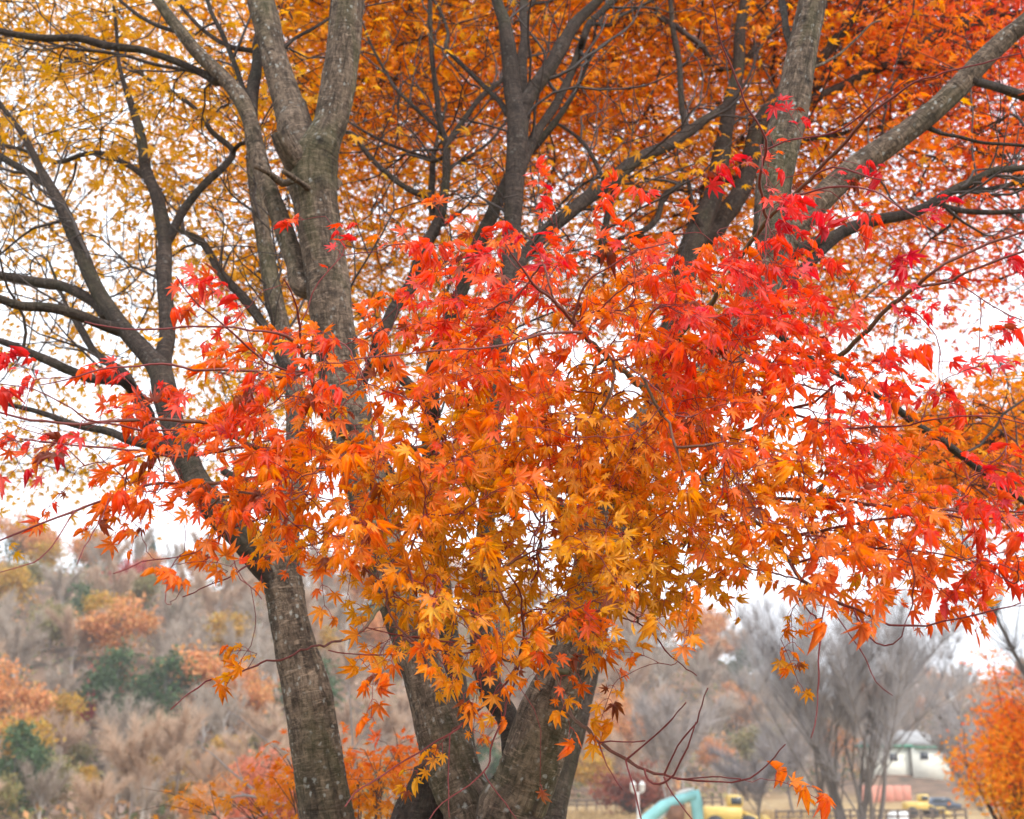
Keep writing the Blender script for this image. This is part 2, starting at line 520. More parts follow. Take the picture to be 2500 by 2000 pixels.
xs = np.sinh(np.linspace(-6.2, 6.2, 150)) * 6.0
ys = np.concatenate([[-1500, -500, -200, -80, -40, -20], np.linspace(-10, 60, 50), np.linspace(62, 320, 130), [340, 370, 420, 500, 700, 1000, 1600, 2600]])
tag(sheet('ground', xs, ys, 0.0, ground_mat()), kind='structure')

# ------------------------------------------------------------------ maple leaf shapes
def leaf_shape(rs, lobes=7, droop=0.35, fold=0.10, serr=True):
    """a palmate leaf: stalk joint at the origin, middle lobe along +y with length 1; returns verts, tris, (distance to midrib, distance to joint)"""
    base = {7: ([-118, -76, -38, 0, 38, 76, 118], [.42, .74, .94, 1.0, .94, .74, .42]),
            5: ([-92, -45, 0, 45, 92], [.62, .93, 1.0, .93, .62])}[lobes]
    ang = [a + rs.normal(0, 4) for a in base[0]]
    ln = [l * (1 + rs.normal(0, .07)) for l in base[1]]
    pol, lc = [], []
    def put(a, r, z, mid):
        pol.append((math.sin(R(a)) * r, math.cos(R(a)) * r, z)); lc.append((mid, r, 0))
    put(ang[0] - 30, .10, .0, .1)
    for k in range(lobes):
        a, l = ang[k], ln[k]
        wv = rs.uniform(9.5, 12.5)
        tipz = -droop * l * l * rs.uniform(.6, 1.4)
        if serr:
            put(a - wv * 1.15, .50 * l, fold * .8 - droop * .2 * l, .12)
            put(a - wv * .80, .66 * l, fold * .7 - droop * .4 * l, .10)
            put(a - wv * .62, .70 * l, fold * .5 - droop * .45 * l, .08)
        else:
            put(a - wv, .58 * l, fold * .7 - droop * .3 * l, .1)
        put(a + rs.normal(0, 2.5), l, tipz, 0)
        if serr:
            put(a + wv * .62, .70 * l, fold * .5 - droop * .45 * l, .08)
            put(a + wv * .80, .66 * l, fold * .7 - droop * .4 * l, .10)
            put(a + wv * 1.15, .50 * l, fold * .8 - droop * .2 * l, .12)
        else:
            put(a + wv, .58 * l, fold * .7 - droop * .3 * l, .1)
        if k < lobes - 1:
            m = (ang[k] + ang[k + 1]) / 2
            put(m, .34 * (ln[k] + ln[k + 1]) / 2 * rs.uniform(.9, 1.15), fold * .9, .14)
    put(ang[-1] + 30, .10, .0, .1)
    V = np.array([(0, 0, 0)] + pol)
    n = len(pol)
    T = np.array([[0, i + 2, i + 1] for i in range(n - 1)])
    return V, T, np.array([(0, 0, 0)] + lc)

rs = np.random.default_rng(3)
LEAF_A = [leaf_shape(rs, 7, d, f) for d, f in ((.10, .08), (.2, .12), (.32, .18), (.05, .05), (.5, .3), (.15, .35), (.8, .5), (-.15, .2))]
LEAF_B = [leaf_shape(rs, 7, d, f, serr=False) for d, f in ((.1, .06), (.25, .12), (.4, .2))]
LEAF_C = [leaf_shape(rs, 5, d, f, serr=False) for d, f in ((.12, .06), (.3, .13))]

def leaf_area(shapes):
    return float(np.mean([np.sum(np.linalg.norm(np.cross(V[T[:, 1]] - V[T[:, 0]], V[T[:, 2]] - V[T[:, 0]]), axis=1)) / 2 for V, T, _ in shapes]))

def put_leaves(buf, shapes, pos, axis, nrm, size, colr, tip=None, veins=False):
    """leaf blades at pos (n,3), midrib along axis, face along nrm"""
    pos = np.asarray(pos); n = len(pos)
    if n == 0: return
    a = norm(axis)
    nn = nrm - a * np.sum(nrm * a, 1, keepdims=True)
    nn = norm(nn)
    x = np.cross(a, nn)
    pick = rng.integers(0, len(shapes), n)
    for k, (V, T, lc) in enumerate(shapes):
        I = np.where(pick == k)[0]
        if not len(I): continue
        W = pos[I][:, None, :] + size[I][:, None, None] * (V[None, :, 0:1] * x[I][:, None, :] + V[None, :, 1:2] * a[I][:, None, :] + V[None, :, 2:3] * nn[I][:, None, :])
        m = len(V)
        tri = (np.arange(len(I))[:, None, None] * m + T[None]).reshape(-1, 3)
        c = np.repeat(colr[I][:, None, :], m, 1)
        if tip is not None:
            q = (np.clip(lc[:, 1], 0, 1) ** 1.6)[None, :, None]
            c = c * (1 - q * .75) + tip[I][:, None, :] * q * .75
        c = np.concatenate([c, np.ones(c.shape[:2] + (1,))], -1).reshape(-1, 4)
        at_ = {'col': c}
        if veins: at_['lco'] = np.tile(lc, (len(I), 1))
        buf.add(W.reshape(-1, 3), tri, None, **at_)

# real leaf colours, autumn: amber, yellow orange, orange, vermilion, red, crimson
PAL = np.array([[.82, .45, .035], [.95, .47, .016], [.96, .29, .014], [.95, .165, .040], [.90, .095, .080], [.68, .032, .060]])
def hue(h):
    h = np.clip(np.asarray(h, float), 0, len(PAL) - 1.001)
    i = h.astype(int); f = (h - i)[..., None]
    return PAL[i] * (1 - f) + PAL[i + 1] * f

# ------------------------------------------------------------------ the maples: stems and boughs
TREES = {}
def tree(key, x, y, label, group=None):
    z = float(ground_z(np.array([x]), np.array([y]))[0])
    e = empty('maple_tree', (x, y, z), label, 'tree', group)
    TREES[key] = dict(root=e, nodes=[], dirs=[], rad=[], kind=[])
    return e

def stem(key, name, pts, Y, big=False, dark=True, step=None, seed=None, knots=6, tip_ext=0, kind='c', flare=1.0, root=None, wrink=()):
    """pts: (px, py, diameter px) along the branch; Y: depth at each point or (first, last)"""
    T = TREES[key]
    n = len(pts)
    if isinstance(Y, (int, float)): Y = (Y, Y)
    if len(Y) == 2 and n != 2: Y = np.linspace(Y[0], Y[1], n)
    q = []
    for (px, py, d), yy in zip(pts, Y):
        p, s = at(px, py, yy)
        q.append([*p, d * s / 2])
    q = np.array(q)
    if root is None and T['nodes']:                # begin on the axis of the branch it grows from
        A_ = np.array(T['nodes'])
        dd_ = np.linalg.norm(A_ - q[0, :3], axis=1)
        j_ = int(np.argmin(dd_))
        if dd_[j_] < .4:
            if dd_[j_] > .02: q = np.vstack([[*A_[j_], min(q[0, 3], T['rad'][j_] * .8)], q])
            else: q[0, :3] = A_[j_]
    if root is not None:                           # run down to the ground
        q = np.vstack([[root[0], root[1], root[2] - 0.15, q[0, 3] * 1.35], q])
    c = catmull(q, step or (0.012 if big else 0.03))
    pts3, rad = c[:, :3], np.maximum(c[:, 3], 0.002)
    if flare > 1:
        ln = np.concatenate([[0], np.cumsum(np.linalg.norm(np.diff(pts3, axis=0), axis=1))])
        rad = rad * (1 + (flare - 1) * np.exp(-ln / (2.2 * rad[0])))
    seed = seed or int(rng.integers(1, 900))
    if not big:                                    # slight kinks and nodes so that boughs are not machine smooth
        w_ = np.stack([vnoise(pts3 * 4.0, seed + k) for k in (1, 2, 3)], -1)
        ends = np.minimum(np.arange(len(pts3)), np.arange(len(pts3))[::-1])[:, None] / max(6, len(pts3) * .1)
        pts3 = pts3 + w_ * np.minimum(1, ends) * rad[:, None] * 0.55
        rad = rad * (1 + 0.10 * vnoise(pts3 * 14, seed + 9))
    b = Buf()
    kn = []
    total = np.sum(np.linalg.norm(np.diff(pts3, axis=0), axis=1))
    for _ in range(knots):
        ks = rad.mean() * rng.uniform(.16, .34)
        kn.append((rng.uniform(0, total), rng.normal(0, 1.3), ks, ks * .5))
    tube(b, pts3, rad, 56 if big else (14 if rad.mean() > .012 else 9), seed, kn, 0.12 if big else 0.08, wrink=[(at(a_, b_, c_)[0], w_, m_) for a_, b_, c_, w_, m_ in wrink])
    o = b.build(name, M_BARK_SHADED if dark else M_BARK, T['root'], smooth=True)
    st = max(1, int(0.07 / np.linalg.norm(pts3[1] - pts3[0])))
    d = norm(np.gradient(pts3, axis=0))
    for i in range(0, len(pts3), st):
        T['nodes'].append(pts3[i]); T['dirs'].append(d[i]); T['rad'].append(rad[i]); T['kind'].append(kind)
    return o

# --- left maple, forked trunk
def base_of(px, Y): return at(px, 2000, Y)[0]
xA = base_of(860, 4.3)[0]
tree('A', xA, 4.3, 'maple with a forked grey trunk and amber yellow crown, left of the multi-stemmed one')
zA = TREES['A']['root'].location[2]
stem('A', 'trunk', [(856, 2300, 150), (800, 2000, 128), (752, 1717, 120), (713, 1550, 95), (690, 1425, 93), (684, 1370, 92), (690, 1299, 80), (716, 1180, 62), (722, 1056, 48), (718, 960, 46), (706, 900, 45), (690, 812, 44), (668, 720, 44), (645, 588, 40), (628, 480, 38), (619, 400, 36), (622, 330, 34)],
     [4.3, 4.3, 4.3, 4.3, 4.3, 4.3, 4.33, 4.45, 4.6, 4.7, 4.8, 4.9, 5.0, 5.15, 5.25, 5.3, 5.3], big=True, dark=False, knots=16, root=(xA, 4.3, zA), wrink=[(690, 1400, 4.3, .12, .003), (790, 1960, 4.3, .12, .002)])
stem('A', 'bough', [(682, 1425, 60), (640, 1365, 76), (598, 1313, 74), (522, 1238, 68), (470, 1160, 64), (430, 1060, 62), (406, 980, 60), (392, 910, 54), (365, 872, 46), (300, 800, 41), (251, 731, 37), (219, 670, 34), (195, 608, 34), (154, 515, 32), (122, 455, 26), (97, 410, 19), (61, 337, 16), (20, 280, 13), (-40, 200, 10)],
     [4.3, 4.28, 4.25, 4.25, 4.3, 4.35, 4.4, 4.45, 4.5, 4.6, 4.7, 4.75, 4.8, 4.9, 5.0, 5.1, 5.2, 5.3, 5.4], big=True, dark=True, knots=14, flare=1.15)
stem('A', 'bough', [(396, 910, 44), (400, 853, 40), (400, 751, 38), (402, 670, 36), (406, 580, 34), (385, 507, 31), (365, 426, 28), (345, 337, 24), (320, 268, 19), (292, 170, 11), (284, 81, 9), (275, -30, 7)], (4.5, 5.6), flare=1.3)
stem('A', 'bough', [(412, 580, 24), (450, 515, 21), (499, 454, 20), (548, 406, 18), (568, 365, 16), (515, 320, 13), (487, 276, 12), (426, 227, 11), (365, 195, 9), (300, 150, 6)], (4.9, 5.9), flare=1.3)
stem('A', 'bough', [(568, 372, 12), (582, 356, 11), (600, 348, 10), (640, 335, 8)], (5.3, 5.2))
stem('A', 'bough', [(365, 432, 20), (316, 406, 13), (251, 377, 13), (203, 378, 12), (154, 393, 11), (110, 389, 11), (40, 360, 8), (-60, 340, 6)], (5.2, 6.2))
stem('A', 'bough', [(118, 450, 24), (101, 442, 20), (53, 410, 18), (0, 381, 15), (-80, 330, 10)], (5.0, 5.5))
stem('A', 'bough', [(258, 770, 30), (227, 739, 26), (162, 702, 25), (81, 690, 24), (0, 674, 22), (-120, 640, 18)], (4.68, 5.0), flare=1.3)
stem('A', 'bough', [(304, 810, 32), (251, 796, 27), (195, 776, 27), (122, 755, 25), (53, 747, 23), (0, 727, 21), (-120, 690, 18)], (4.6, 4.3), flare=1.3)
stem('A', 'bough', [(412, 1095, 46), (365, 1068, 40), (349, 1015, 37), (325, 966, 33), (300, 914, 27), (260, 889, 18), (227, 857, 16), (195, 804, 14), (160, 740, 9), (120, 640, 6)], (4.36, 5.2), flare=1.2)
stem('A', 'bough', [(300, 928, 26), (227, 922, 24), (162, 901, 23), (110, 877, 21), (41, 849, 18), (0, 837, 17), (-90, 800, 14)], (4.6, 4.8), flare=1.2)
stem('A', 'bough', [(400, 1100, 26), (320, 1076, 22), (264, 1056, 20), (195, 1039, 18), (110, 1010, 14), (0, 985, 9), (-70, 970, 7)], (4.36, 4.8), flare=1.3)
stem('A', 'bough', [(700, 900, 30), (650, 800, 22), (590, 720, 24), (540, 660, 22), (500, 600, 18), (440, 565, 12), (380, 560, 8)], (4.7, 6.0))
stem('A', 'bough', [(690, 1240, 40), (640, 1215, 36), (590, 1180, 26), (545, 1150, 18)], (4.4, 4.7))

# --- central multi-stemmed maple
xC = base_of(1235, 4.1)[0]
tree('C', xC, 4.1, 'multi-stemmed grey maple in the middle, its red and orange leaf sprays hanging low in front')
zC = TREES['C']['root'].location[2]
stem('C', 'trunk', [(1190, 2250, 190), (1155, 2000, 140), (1120, 1926, 128), (1094, 1843, 128), (1055, 1717, 114), (1031, 1634, 106), (1005, 1559, 100), (965, 1450, 100), (935, 1330, 102), (905, 1220, 104), (872, 1100, 104), (845, 980, 105), (822, 860, 105), (803, 720, 110), (786, 600, 106), (772, 500, 108), (763, 440, 122), (768, 395, 118), (785, 350, 96), (800, 318, 84), (808, 300, 82), (823, 225, 82), (838, 110, 82), (848, 0, 78), (858, -160, 74), (862, -420, 66), (862, -800, 50)],
     list(np.linspace(4.15, 4.3, 8)) + list(np.linspace(4.32, 4.4, 19)), big=True, dark=False, knots=24, root=(xC - .05, 4.1, zC), wrink=[(775, 405, 4.38, .13, .0042), (1090, 1850, 4.15, .12, .0025)])
stem('C', 'bough', [(768, 450, 70), (745, 385, 92), (722, 320, 92), (712, 280, 84), (688, 203, 72), (666, 122, 62), (649, 41, 66), (637, 0, 64), (622, -120, 58), (590, -400, 46), (560, -700, 30)], (4.38, 4.75), big=True, dark=False, knots=9)
stem('C', 'trunk', [(1240, 2250, 200), (1245, 2000, 168), (1275, 1926, 146), (1300, 1843, 150), (1345, 1717, 138), (1388, 1634, 124), (1422, 1550, 118), (1450, 1400, 112), (1478, 1250, 108), (1535, 1115, 100), (1620, 1005, 94), (1700, 945, 88), (1755, 890, 86), (1805, 815, 84), (1848, 735, 84), (1882, 650, 86), (1890, 590, 92), (1884, 527, 88), (1897, 406, 86), (1926, 284, 86), (1948, 183, 77), (1964, 101, 71), (1986, 0, 68), (2010, -120, 62), (2040, -400, 50), (2060, -800, 34)],
     list(np.linspace(4.05, 4.0, 6)) + list(np.linspace(4.0, 4.25, 20)), big=True, dark=False, knots=22, root=(xC + .05, 4.1, zC), wrink=[(1270, 1935, 4.02, .10, .0035), (1888, 590, 4.2, .10, .003)])
stem('C', 'bough', [(1880, 640, 60), (1905, 592, 74), (1934, 556, 72), (1995, 495, 66), (2056, 438, 63), (2117, 389, 59), (2198, 333, 55), (2267, 280, 52), (2340, 211, 51), (2401, 146, 48), (2461, 89, 46), (2500, 57, 44), (2700, -120, 36), (2900, -330, 24)], (4.2, 4.1), big=True, dark=False, knots=12)
stem('C', 'bough', [(1950, 200, 20), (1926, 93, 19), (1918, 41, 18), (1910, 0, 17), (1900, -120, 14)], (4.15, 4.5), flare=1.3)
stem('C', 'dead_twig', [(1985, 165, 8), (2040, 138, 7), (2088, 97, 6), (2129, 57, 5), (2151, 51, 4)], (4.2, 4.3), dark=False, knots=0)
stem('C', 'bough', [(2372, 195, 26), (2410, 206, 22), (2441, 215, 22), (2500, 231, 22), (2620, 270, 18)], (4.12, 4.5))
stem('C', 'bough', [(2262, 310, 14), (2300, 326, 10), (2340, 333, 9), (2401, 349, 9), (2500, 357, 8), (2600, 380, 5)], (4.15, 4.4))
stem('C', 'bough', [(736, 700, 46), (722, 645, 46), (706, 600, 45), (682, 527, 45), (649, 446, 44), (625, 365, 43), (613, 305, 41), (588, 243, 40), (548, 191, 34), (487, 134, 31), (438, 73, 28), (398, 20, 26), (360, -40, 24), (280, -180, 18)], (4.35, 4.7), big=True, dark=False, knots=10, flare=1.3)
stem('C', 'bough', [(612, 300, 30), (619, 227, 30), (625, 165, 26), (633, 101, 22), (642, 30, 18), (650, -80, 14)], (4.5, 5.0), flare=1.2)
stem('C', 'bough', [(530, 195, 24), (507, 184, 20), (446, 158, 17), (385, 134, 17), (345, 120, 18), (264, 110, 20), (195, 94, 18), (122, 95, 17), (53, 85, 16), (0, 73, 15), (-120, 40, 12)], (4.6, 4.8), flare=1.3)
stem('C', 'bough', [(560, 215, 14), (520, 195, 10), (467, 174, 9), (385, 158, 9), (316, 138, 8), (244, 126, 8), (162, 118, 7), (80, 90, 5)], (4.65, 5.2))
stem('C', 'bough', [(596, 230, 18), (592, 203, 13), (568, 142, 13), (540, 81, 12), (515, 32, 11), (495, -40, 9)], (4.6, 5.2))
stem('C', 'bough', [(630, 126, 14), (568, 118, 12), (519, 89, 11), (479, 57, 10), (430, 0, 9), (390, -60, 7)], (4.8, 5.4))
stem('C', 'bough', [(440, 76, 14), (381, 61, 10), (325, 28, 9), (280, -10, 8)], (4.66, 5.0))
stem('C', 'bough', [(695, 115, 10), (720, 94, 9), (765, 70, 8), (812, 40, 7), (860, 0, 6), (960, -60, 5)], (4.55, 4.9))
# the pale middle stem behind
stem('C', 'trunk', [(1247, 2000, 60), (1246, 1780, 56), (1205, 1697, 60), (1177, 1600, 56), (1172, 1480, 48), (1182, 1330, 46), (1197, 1151, 46), (1202, 1026, 45), (1210, 900, 44), (1228, 760, 43), (1244, 640, 42), (1251, 543, 44), (1256, 450, 46), (1262, 370, 48), (1264, 310, 50), (1258, 262, 46), (1250, 209, 42), (1242, 125, 38), (1230, 50, 32), (1213, 0, 28), (1190, -120, 20)],
     list(np.linspace(4.2, 4.9, 12)) + list(np.linspace(4.95, 5.3, 9)), big=True, dark=True, knots=14)
stem('C', 'bough', [(1268, 330, 34), (1276, 255, 40), (1296, 220, 38), (1343, 154, 37), (1384, 92, 34), (1418, 46, 30), (1464, 0, 24), (1530, -80, 18)], (5.05, 5.3), flare=1.2)
stem('C', 'bough', [(1262, 440, 30), (1284, 390, 28), (1322, 313, 24), (1363, 234, 22), (1397, 167, 20), (1422, 100, 19), (1439, 58, 18), (1485, 17, 16), (1560, -60, 12)], (5.05, 5.6), flare=1.2)
stem('C', 'bough', [(1272, 280, 24), (1277, 200, 24), (1277, 120, 24), (1280, 42, 22), (1286, -40, 18), (1300, -200, 12)], (5.2, 5.7))
stem('C', 'bough', [(1240, 280, 16), (1220, 248, 14), (1197, 225, 13), (1155, 184, 12), (1105, 134, 11), (1090, 112, 10), (1094, 80, 9), (1075, 25, 8), (1050, -10, 7)], (5.1, 5.9))
stem('C', 'bough', [(1425, 95, 14), (1443, 62, 11), (1489, 63, 10), (1518, 38, 9), (1593, 0, 7), (1680, -50, 5)], (5.3, 6.0))
stem('C', 'bough', [(1215, 900, 34), (1235, 720, 34), (1280, 630, 35), (1330, 570, 36), (1393, 513, 36), (1447, 467, 34), (1510, 426, 33), (1572, 384, 31), (1635, 351, 29), (1677, 321, 27), (1711, 300, 24), (1747, 276, 20), (1800, 230, 14)], (4.85, 6.2), flare=1.2)
stem('C', 'bough', [(1672, 318, 18), (1672, 290, 16), (1660, 217, 15), (1656, 146, 15), (1643, 75, 14), (1635, 0, 13), (1630, -90, 10)], (6.0, 6.4))
stem('C', 'bough', [(1500, 432, 18), (1505, 455, 18), (1489, 501, 18), (1472, 584, 18), (1466, 640, 18)], (5.6, 5.5), knots=0)
stem('C', 'bough', [(1480, 450, 14), (1451, 388, 11), (1422, 346, 10), (1372, 309, 9), (1330, 295, 7)], (5.6, 6.4))
stem('C', 'bough', [(1850, 760, 30), (1893, 703, 27), (1934, 673, 27), (1987, 633, 26), (2010, 606, 27), (2056, 566, 30), (2137, 540, 29), (2218, 522, 27), (2283, 493, 25), (2340, 459, 22), (2421, 418, 19), (2500, 405, 16), (2620, 380, 12)], (4.25, 5.0), flare=1.3)
stem('C', 'bough', [(1905, 660, 26), (1926, 625, 28), (1995, 597, 29), (2050, 570, 26)], (4.35, 4.55))
stem('C', 'bough', [(2275, 500, 16), (2330, 512, 13), (2380, 518, 13), (2500, 515, 12), (2600, 510, 9)], (4.75, 5.2))
stem('C', 'bough', [(2325, 470, 15), (2421, 462, 13), (2500, 442, 11), (2600, 420, 8)], (4.8, 5.3))
stem('C', 'bough', [(1930, 845, 18), (2000, 890, 17), (2108, 950, 15), (2177, 991, 17), (2226, 1031, 19), (2299, 1076, 21), (2360, 1121, 19), (2441, 1181, 16), (2520, 1240, 12)], (4.25, 5.2))

# --- slender dark maple right behind the middle
xJ = base_of(1150, 5.2)[0]
tree('J', xJ, 5.2, 'slender dark-stemmed maple standing just behind the middle stems, boughs fanning into orange leaves')
zJ = TREES['J']['root'].location[2]
stem('J', 'trunk', [(1160, 2200, 56), (1140, 1900, 54), (1125, 1740, 52), (1110, 1640, 50), (1090, 1500, 46), (1062, 1280, 42), (1050, 1100, 40), (1056, 960, 38), (1062, 880, 36), (1092, 805, 36), (1130, 700, 36), (1167, 600, 36), (1197, 535, 34), (1225, 470, 30), (1262, 400, 24), (1330, 330, 18), (1400, 230, 12), (1450, 120, 8)], (5.2, 5.7), big=True, knots=8, root=(xJ, 5.2, zJ))
stem('J', 'bough', [(1060, 1000, 30), (1000, 940, 30), (930, 860, 32), (925, 842, 32), (952, 784, 32), (980, 733, 32), (1009, 696, 32), (1038, 605, 32), (1064, 560, 30), (1080, 520, 30), (1088, 459, 22), (1088, 397, 20), (1088, 355, 19), (1072, 301, 15), (1063, 230, 14), (1055, 167, 13), (1050, 83, 12), (1050, 0, 11), (1052, -120, 9)], (5.2, 5.8), knots=8)
stem('J', 'bough', [(1074, 545, 24), (1059, 501, 22), (1055, 438, 18), (1059, 388, 14), (1072, 330, 9), (1090, 250, 7)], (5.5, 6.0))
stem('J', 'bough', [(1088, 365, 18), (1097, 345, 15), (1117, 317, 15), (1146, 280, 15), (1180, 234, 14), (1234, 188, 12), (1290, 130, 8)], (5.6, 6.2))
stem('J', 'bough', [(1062, 505, 18), (1046, 484, 16), (1000, 463, 15), (967, 442, 14), (925, 405, 13), (892, 367, 13), (867, 330, 12), (835, 320, 9)], (5.5, 6.0))
stem('J', 'bough', [(1058, 395, 11), (1050, 388, 9), (1000, 371, 8), (938, 346, 8), (883, 317, 7), (840, 290, 5)], (5.6, 6.2))
stem('J', 'bough', [(1074, 318, 12), (1067, 309, 10), (1009, 259, 10), (967, 217, 9), (946, 184, 8), (908, 113, 7), (880, 40, 5)], (5.6, 6.2))
stem('J', 'bough', [(1088, 425, 11), (1100, 409, 9), (1155, 380, 9), (1200, 342, 8), (1230, 305, 7), (1280, 240, 5)], (5.6, 6.2))
stem('J', 'bough', [(900, 890, 18), (880, 1000, 20), (930, 1120, 24), (1010, 1230, 26), (1062, 1290, 26)][::-1], (5.25, 5.4), knots=0)

# --- maple behind on the right
xG = base_of(1345, 5.4)[0]
tree('G', xG, 5.4, 'dark leaning maple behind the right-hand grey stem, with a red-orange crown')
zG = TREES['G']['root'].location[2]
stem('G', 'trunk', [(1330, 2250, 90), (1345, 2000, 74), (1372, 1884, 64), (1402, 1780, 60), (1432, 1650, 58), (1475, 1450, 56), (1525, 1280, 56), (1570, 1100, 56), (1620, 900, 56), (1655, 740, 58), (1687, 608, 58), (1711, 548, 54), (1739, 487, 48), (1760, 385, 44), (1772, 316, 38), (1784, 243, 35), (1802, 174, 31), (1806, 81, 29), (1820, 0, 27), (1835, -120, 22), (1850, -400, 14)], (5.4, 6.6), big=True, knots=12, root=(xG, 5.4, zG))
stem('G', 'bough', [(1700, 590, 40), (1740, 560, 46), (1790, 490, 46), (1825, 390, 44), (1855, 310, 40), (1890, 240, 34), (1940, 190, 28), (2003, 142, 26), (2056, 81, 25), (2121, 0, 21), (2180, -80, 16)], (6.2, 6.8), knots=6)
stem('G', 'bough', [(1800, 180, 20), (1820, 150, 18), (1861, 93, 17), (1902, 37, 16), (1934, 0, 14), (1990, -80, 10)], (6.5, 7.2))
stem('G', 'bough', [(1860, 300, 26), (1940, 262, 24), (1995, 240, 22), (2096, 191, 22), (2198, 138, 20), (2259, 97, 20), (2340, 61, 18), (2420, 45, 17), (2500, 28, 15), (2620, 10, 11)], (6.6, 7.2))
stem('G', 'bough', [(1880, 280, 16), (1940, 240, 14), (1987, 211, 14), (2056, 122, 14), (2137, 53, 13), (2186, 0, 12), (2240, -60, 9)], (6.6, 7.4))
stem('G', 'bough', [(1930, 265, 14), (1975, 240, 12), (2015, 203, 12), (2096, 134, 12), (2177, 53, 11), (2226, 0, 10), (2280, -60, 8)], (6.7, 7.6))
stem('G', 'bough', [(1710, 560, 22), (1690, 500, 16), (1677, 438, 10), (1650, 460, 14), (1622, 480, 15), (1606, 534, 15), (1572, 563, 14), (1510, 584, 12)], (6.0, 5.8), knots=0)
stem('G', 'bough', [(1880, 370, 14), (1950, 345, 12), (2040, 330, 11), (2137, 312, 9), (2220, 290, 6)], (6.6, 7.2))
stem('G', 'bough', [(2240, 110, 12), (2300, 75, 10), (2360, 30, 9), (2420, 0, 8)], (7.0, 7.8))
stem('G', 'bough', [(2180, 150, 12), (2215, 160, 10), (2180, 210, 10), (2160, 260, 8)], (6.9, 6.6))

# --- maple whose trunk stands beyond the right edge of the view
xH, _ = at(2790, 1800, 7.5)[0][0], 0
tree('H', xH, 7.5, 'red and orange maple reaching in from the right edge, trunk out of view')
zH = TREES['H']['root'].location[2]
stem('H', 'trunk', [(2790, 2200, 120), (2785, 1800, 110), (2770, 1400, 100), (2760, 1000, 90), (2750, 600, 76), (2760, 200, 60), (2770, -200, 44)], (7.5, 7.6), big=True, knots=10, root=(xH, 7.5, zH), step=.03)
stem('H', 'bough', [(2765, 1250, 50), (2680, 1120, 36), (2580, 1060, 26), (2470, 1050, 18), (2380, 1090, 12), (2290, 1130, 8)], (7.5, 6.8))
stem('H', 'bough', [(2755, 900, 50), (2660, 700, 36), (2580, 560, 26), (2480, 420, 18), (2400, 340, 10)], (7.5, 7.2))
stem('H', 'bough', [(2755, 700, 50), (2640, 420, 34), (2560, 260, 24), (2480, 120, 16), (2400, 20, 10)], (7.5, 7.6))

# stub, hollow and dead pegs on the middle maple
b = Buf()
q = []
for px, py, d, yy in ((795, 480, 104, 4.42), (752, 428, 84, 4.36), (720, 388, 64, 4.30), (698, 355, 52, 4.26), (684, 326, 44, 4.24)):
    p, s0 = at(px, py, yy); q.append([*p, d * s0 / 2])
q = catmull(np.array(q), .008)
back = q[-1, :3] - q[-6, :3]
q = np.vstack([q, [[*(q[-1, :3] + .001), q[-1, 3] * .86], [*(q[-1, :3] - back * .35), q[-1, 3] * .66], [*(q[-1, :3] - back * .8), q[-1, 3] * .3]]])
L_ = float(np.sum(np.linalg.norm(np.diff(q[:-3, :3], axis=0), axis=1)))
tube(b, q[:, :3], q[:, 3], 40, 31, [(L_, a_, .03, k_) for a_, k_ in ((0, .004), (1.6, .007), (-1.7, .002), (3.1, .005))], .16, cap=False)
b.build('branch_stub', M_BARK, TREES['C']['root'], smooth=True)
for pts in ([(756, 462, 17), (725, 440, 15), (692, 418, 12)], [(690, 446, 22), (660, 425, 15), (622, 405, 13)]):
    stem('C', 'dead_peg', pts, (4.27, 4.15), dark=False, knots=0)

# old hollow stump at the foot
ps, ss = at(1040, 1990, 4.25)
e = empty('tree_stump', (ps[0], 4.3, float(ground_z(np.array([ps[0]]), np.array([4.3]))[0])), 'dark broken hollow stump beside the foot of the middle stems', 'stump')
b = Buf()
zz = np.linspace(-.1, at(1040, 1880, 4.25)[0][2], 60)
px_ = np.stack([ps[0] + .05 - .04 * zz / zz[-1] + .02 * np.sin(zz * 9), 4.3 + 0 * zz, zz], -1)
rad = .145 - .085 * sstep(1.2, zz[-1] + .02, zz) + .01 * np.sin(zz * 14)
tube(b, px_, rad, 40, 77, [(1.4, .2, .05, .02), (1.28, -.7, .06, .02)], .25)
b.build('trunk', M_BARK_SHADED, e, smooth=True)

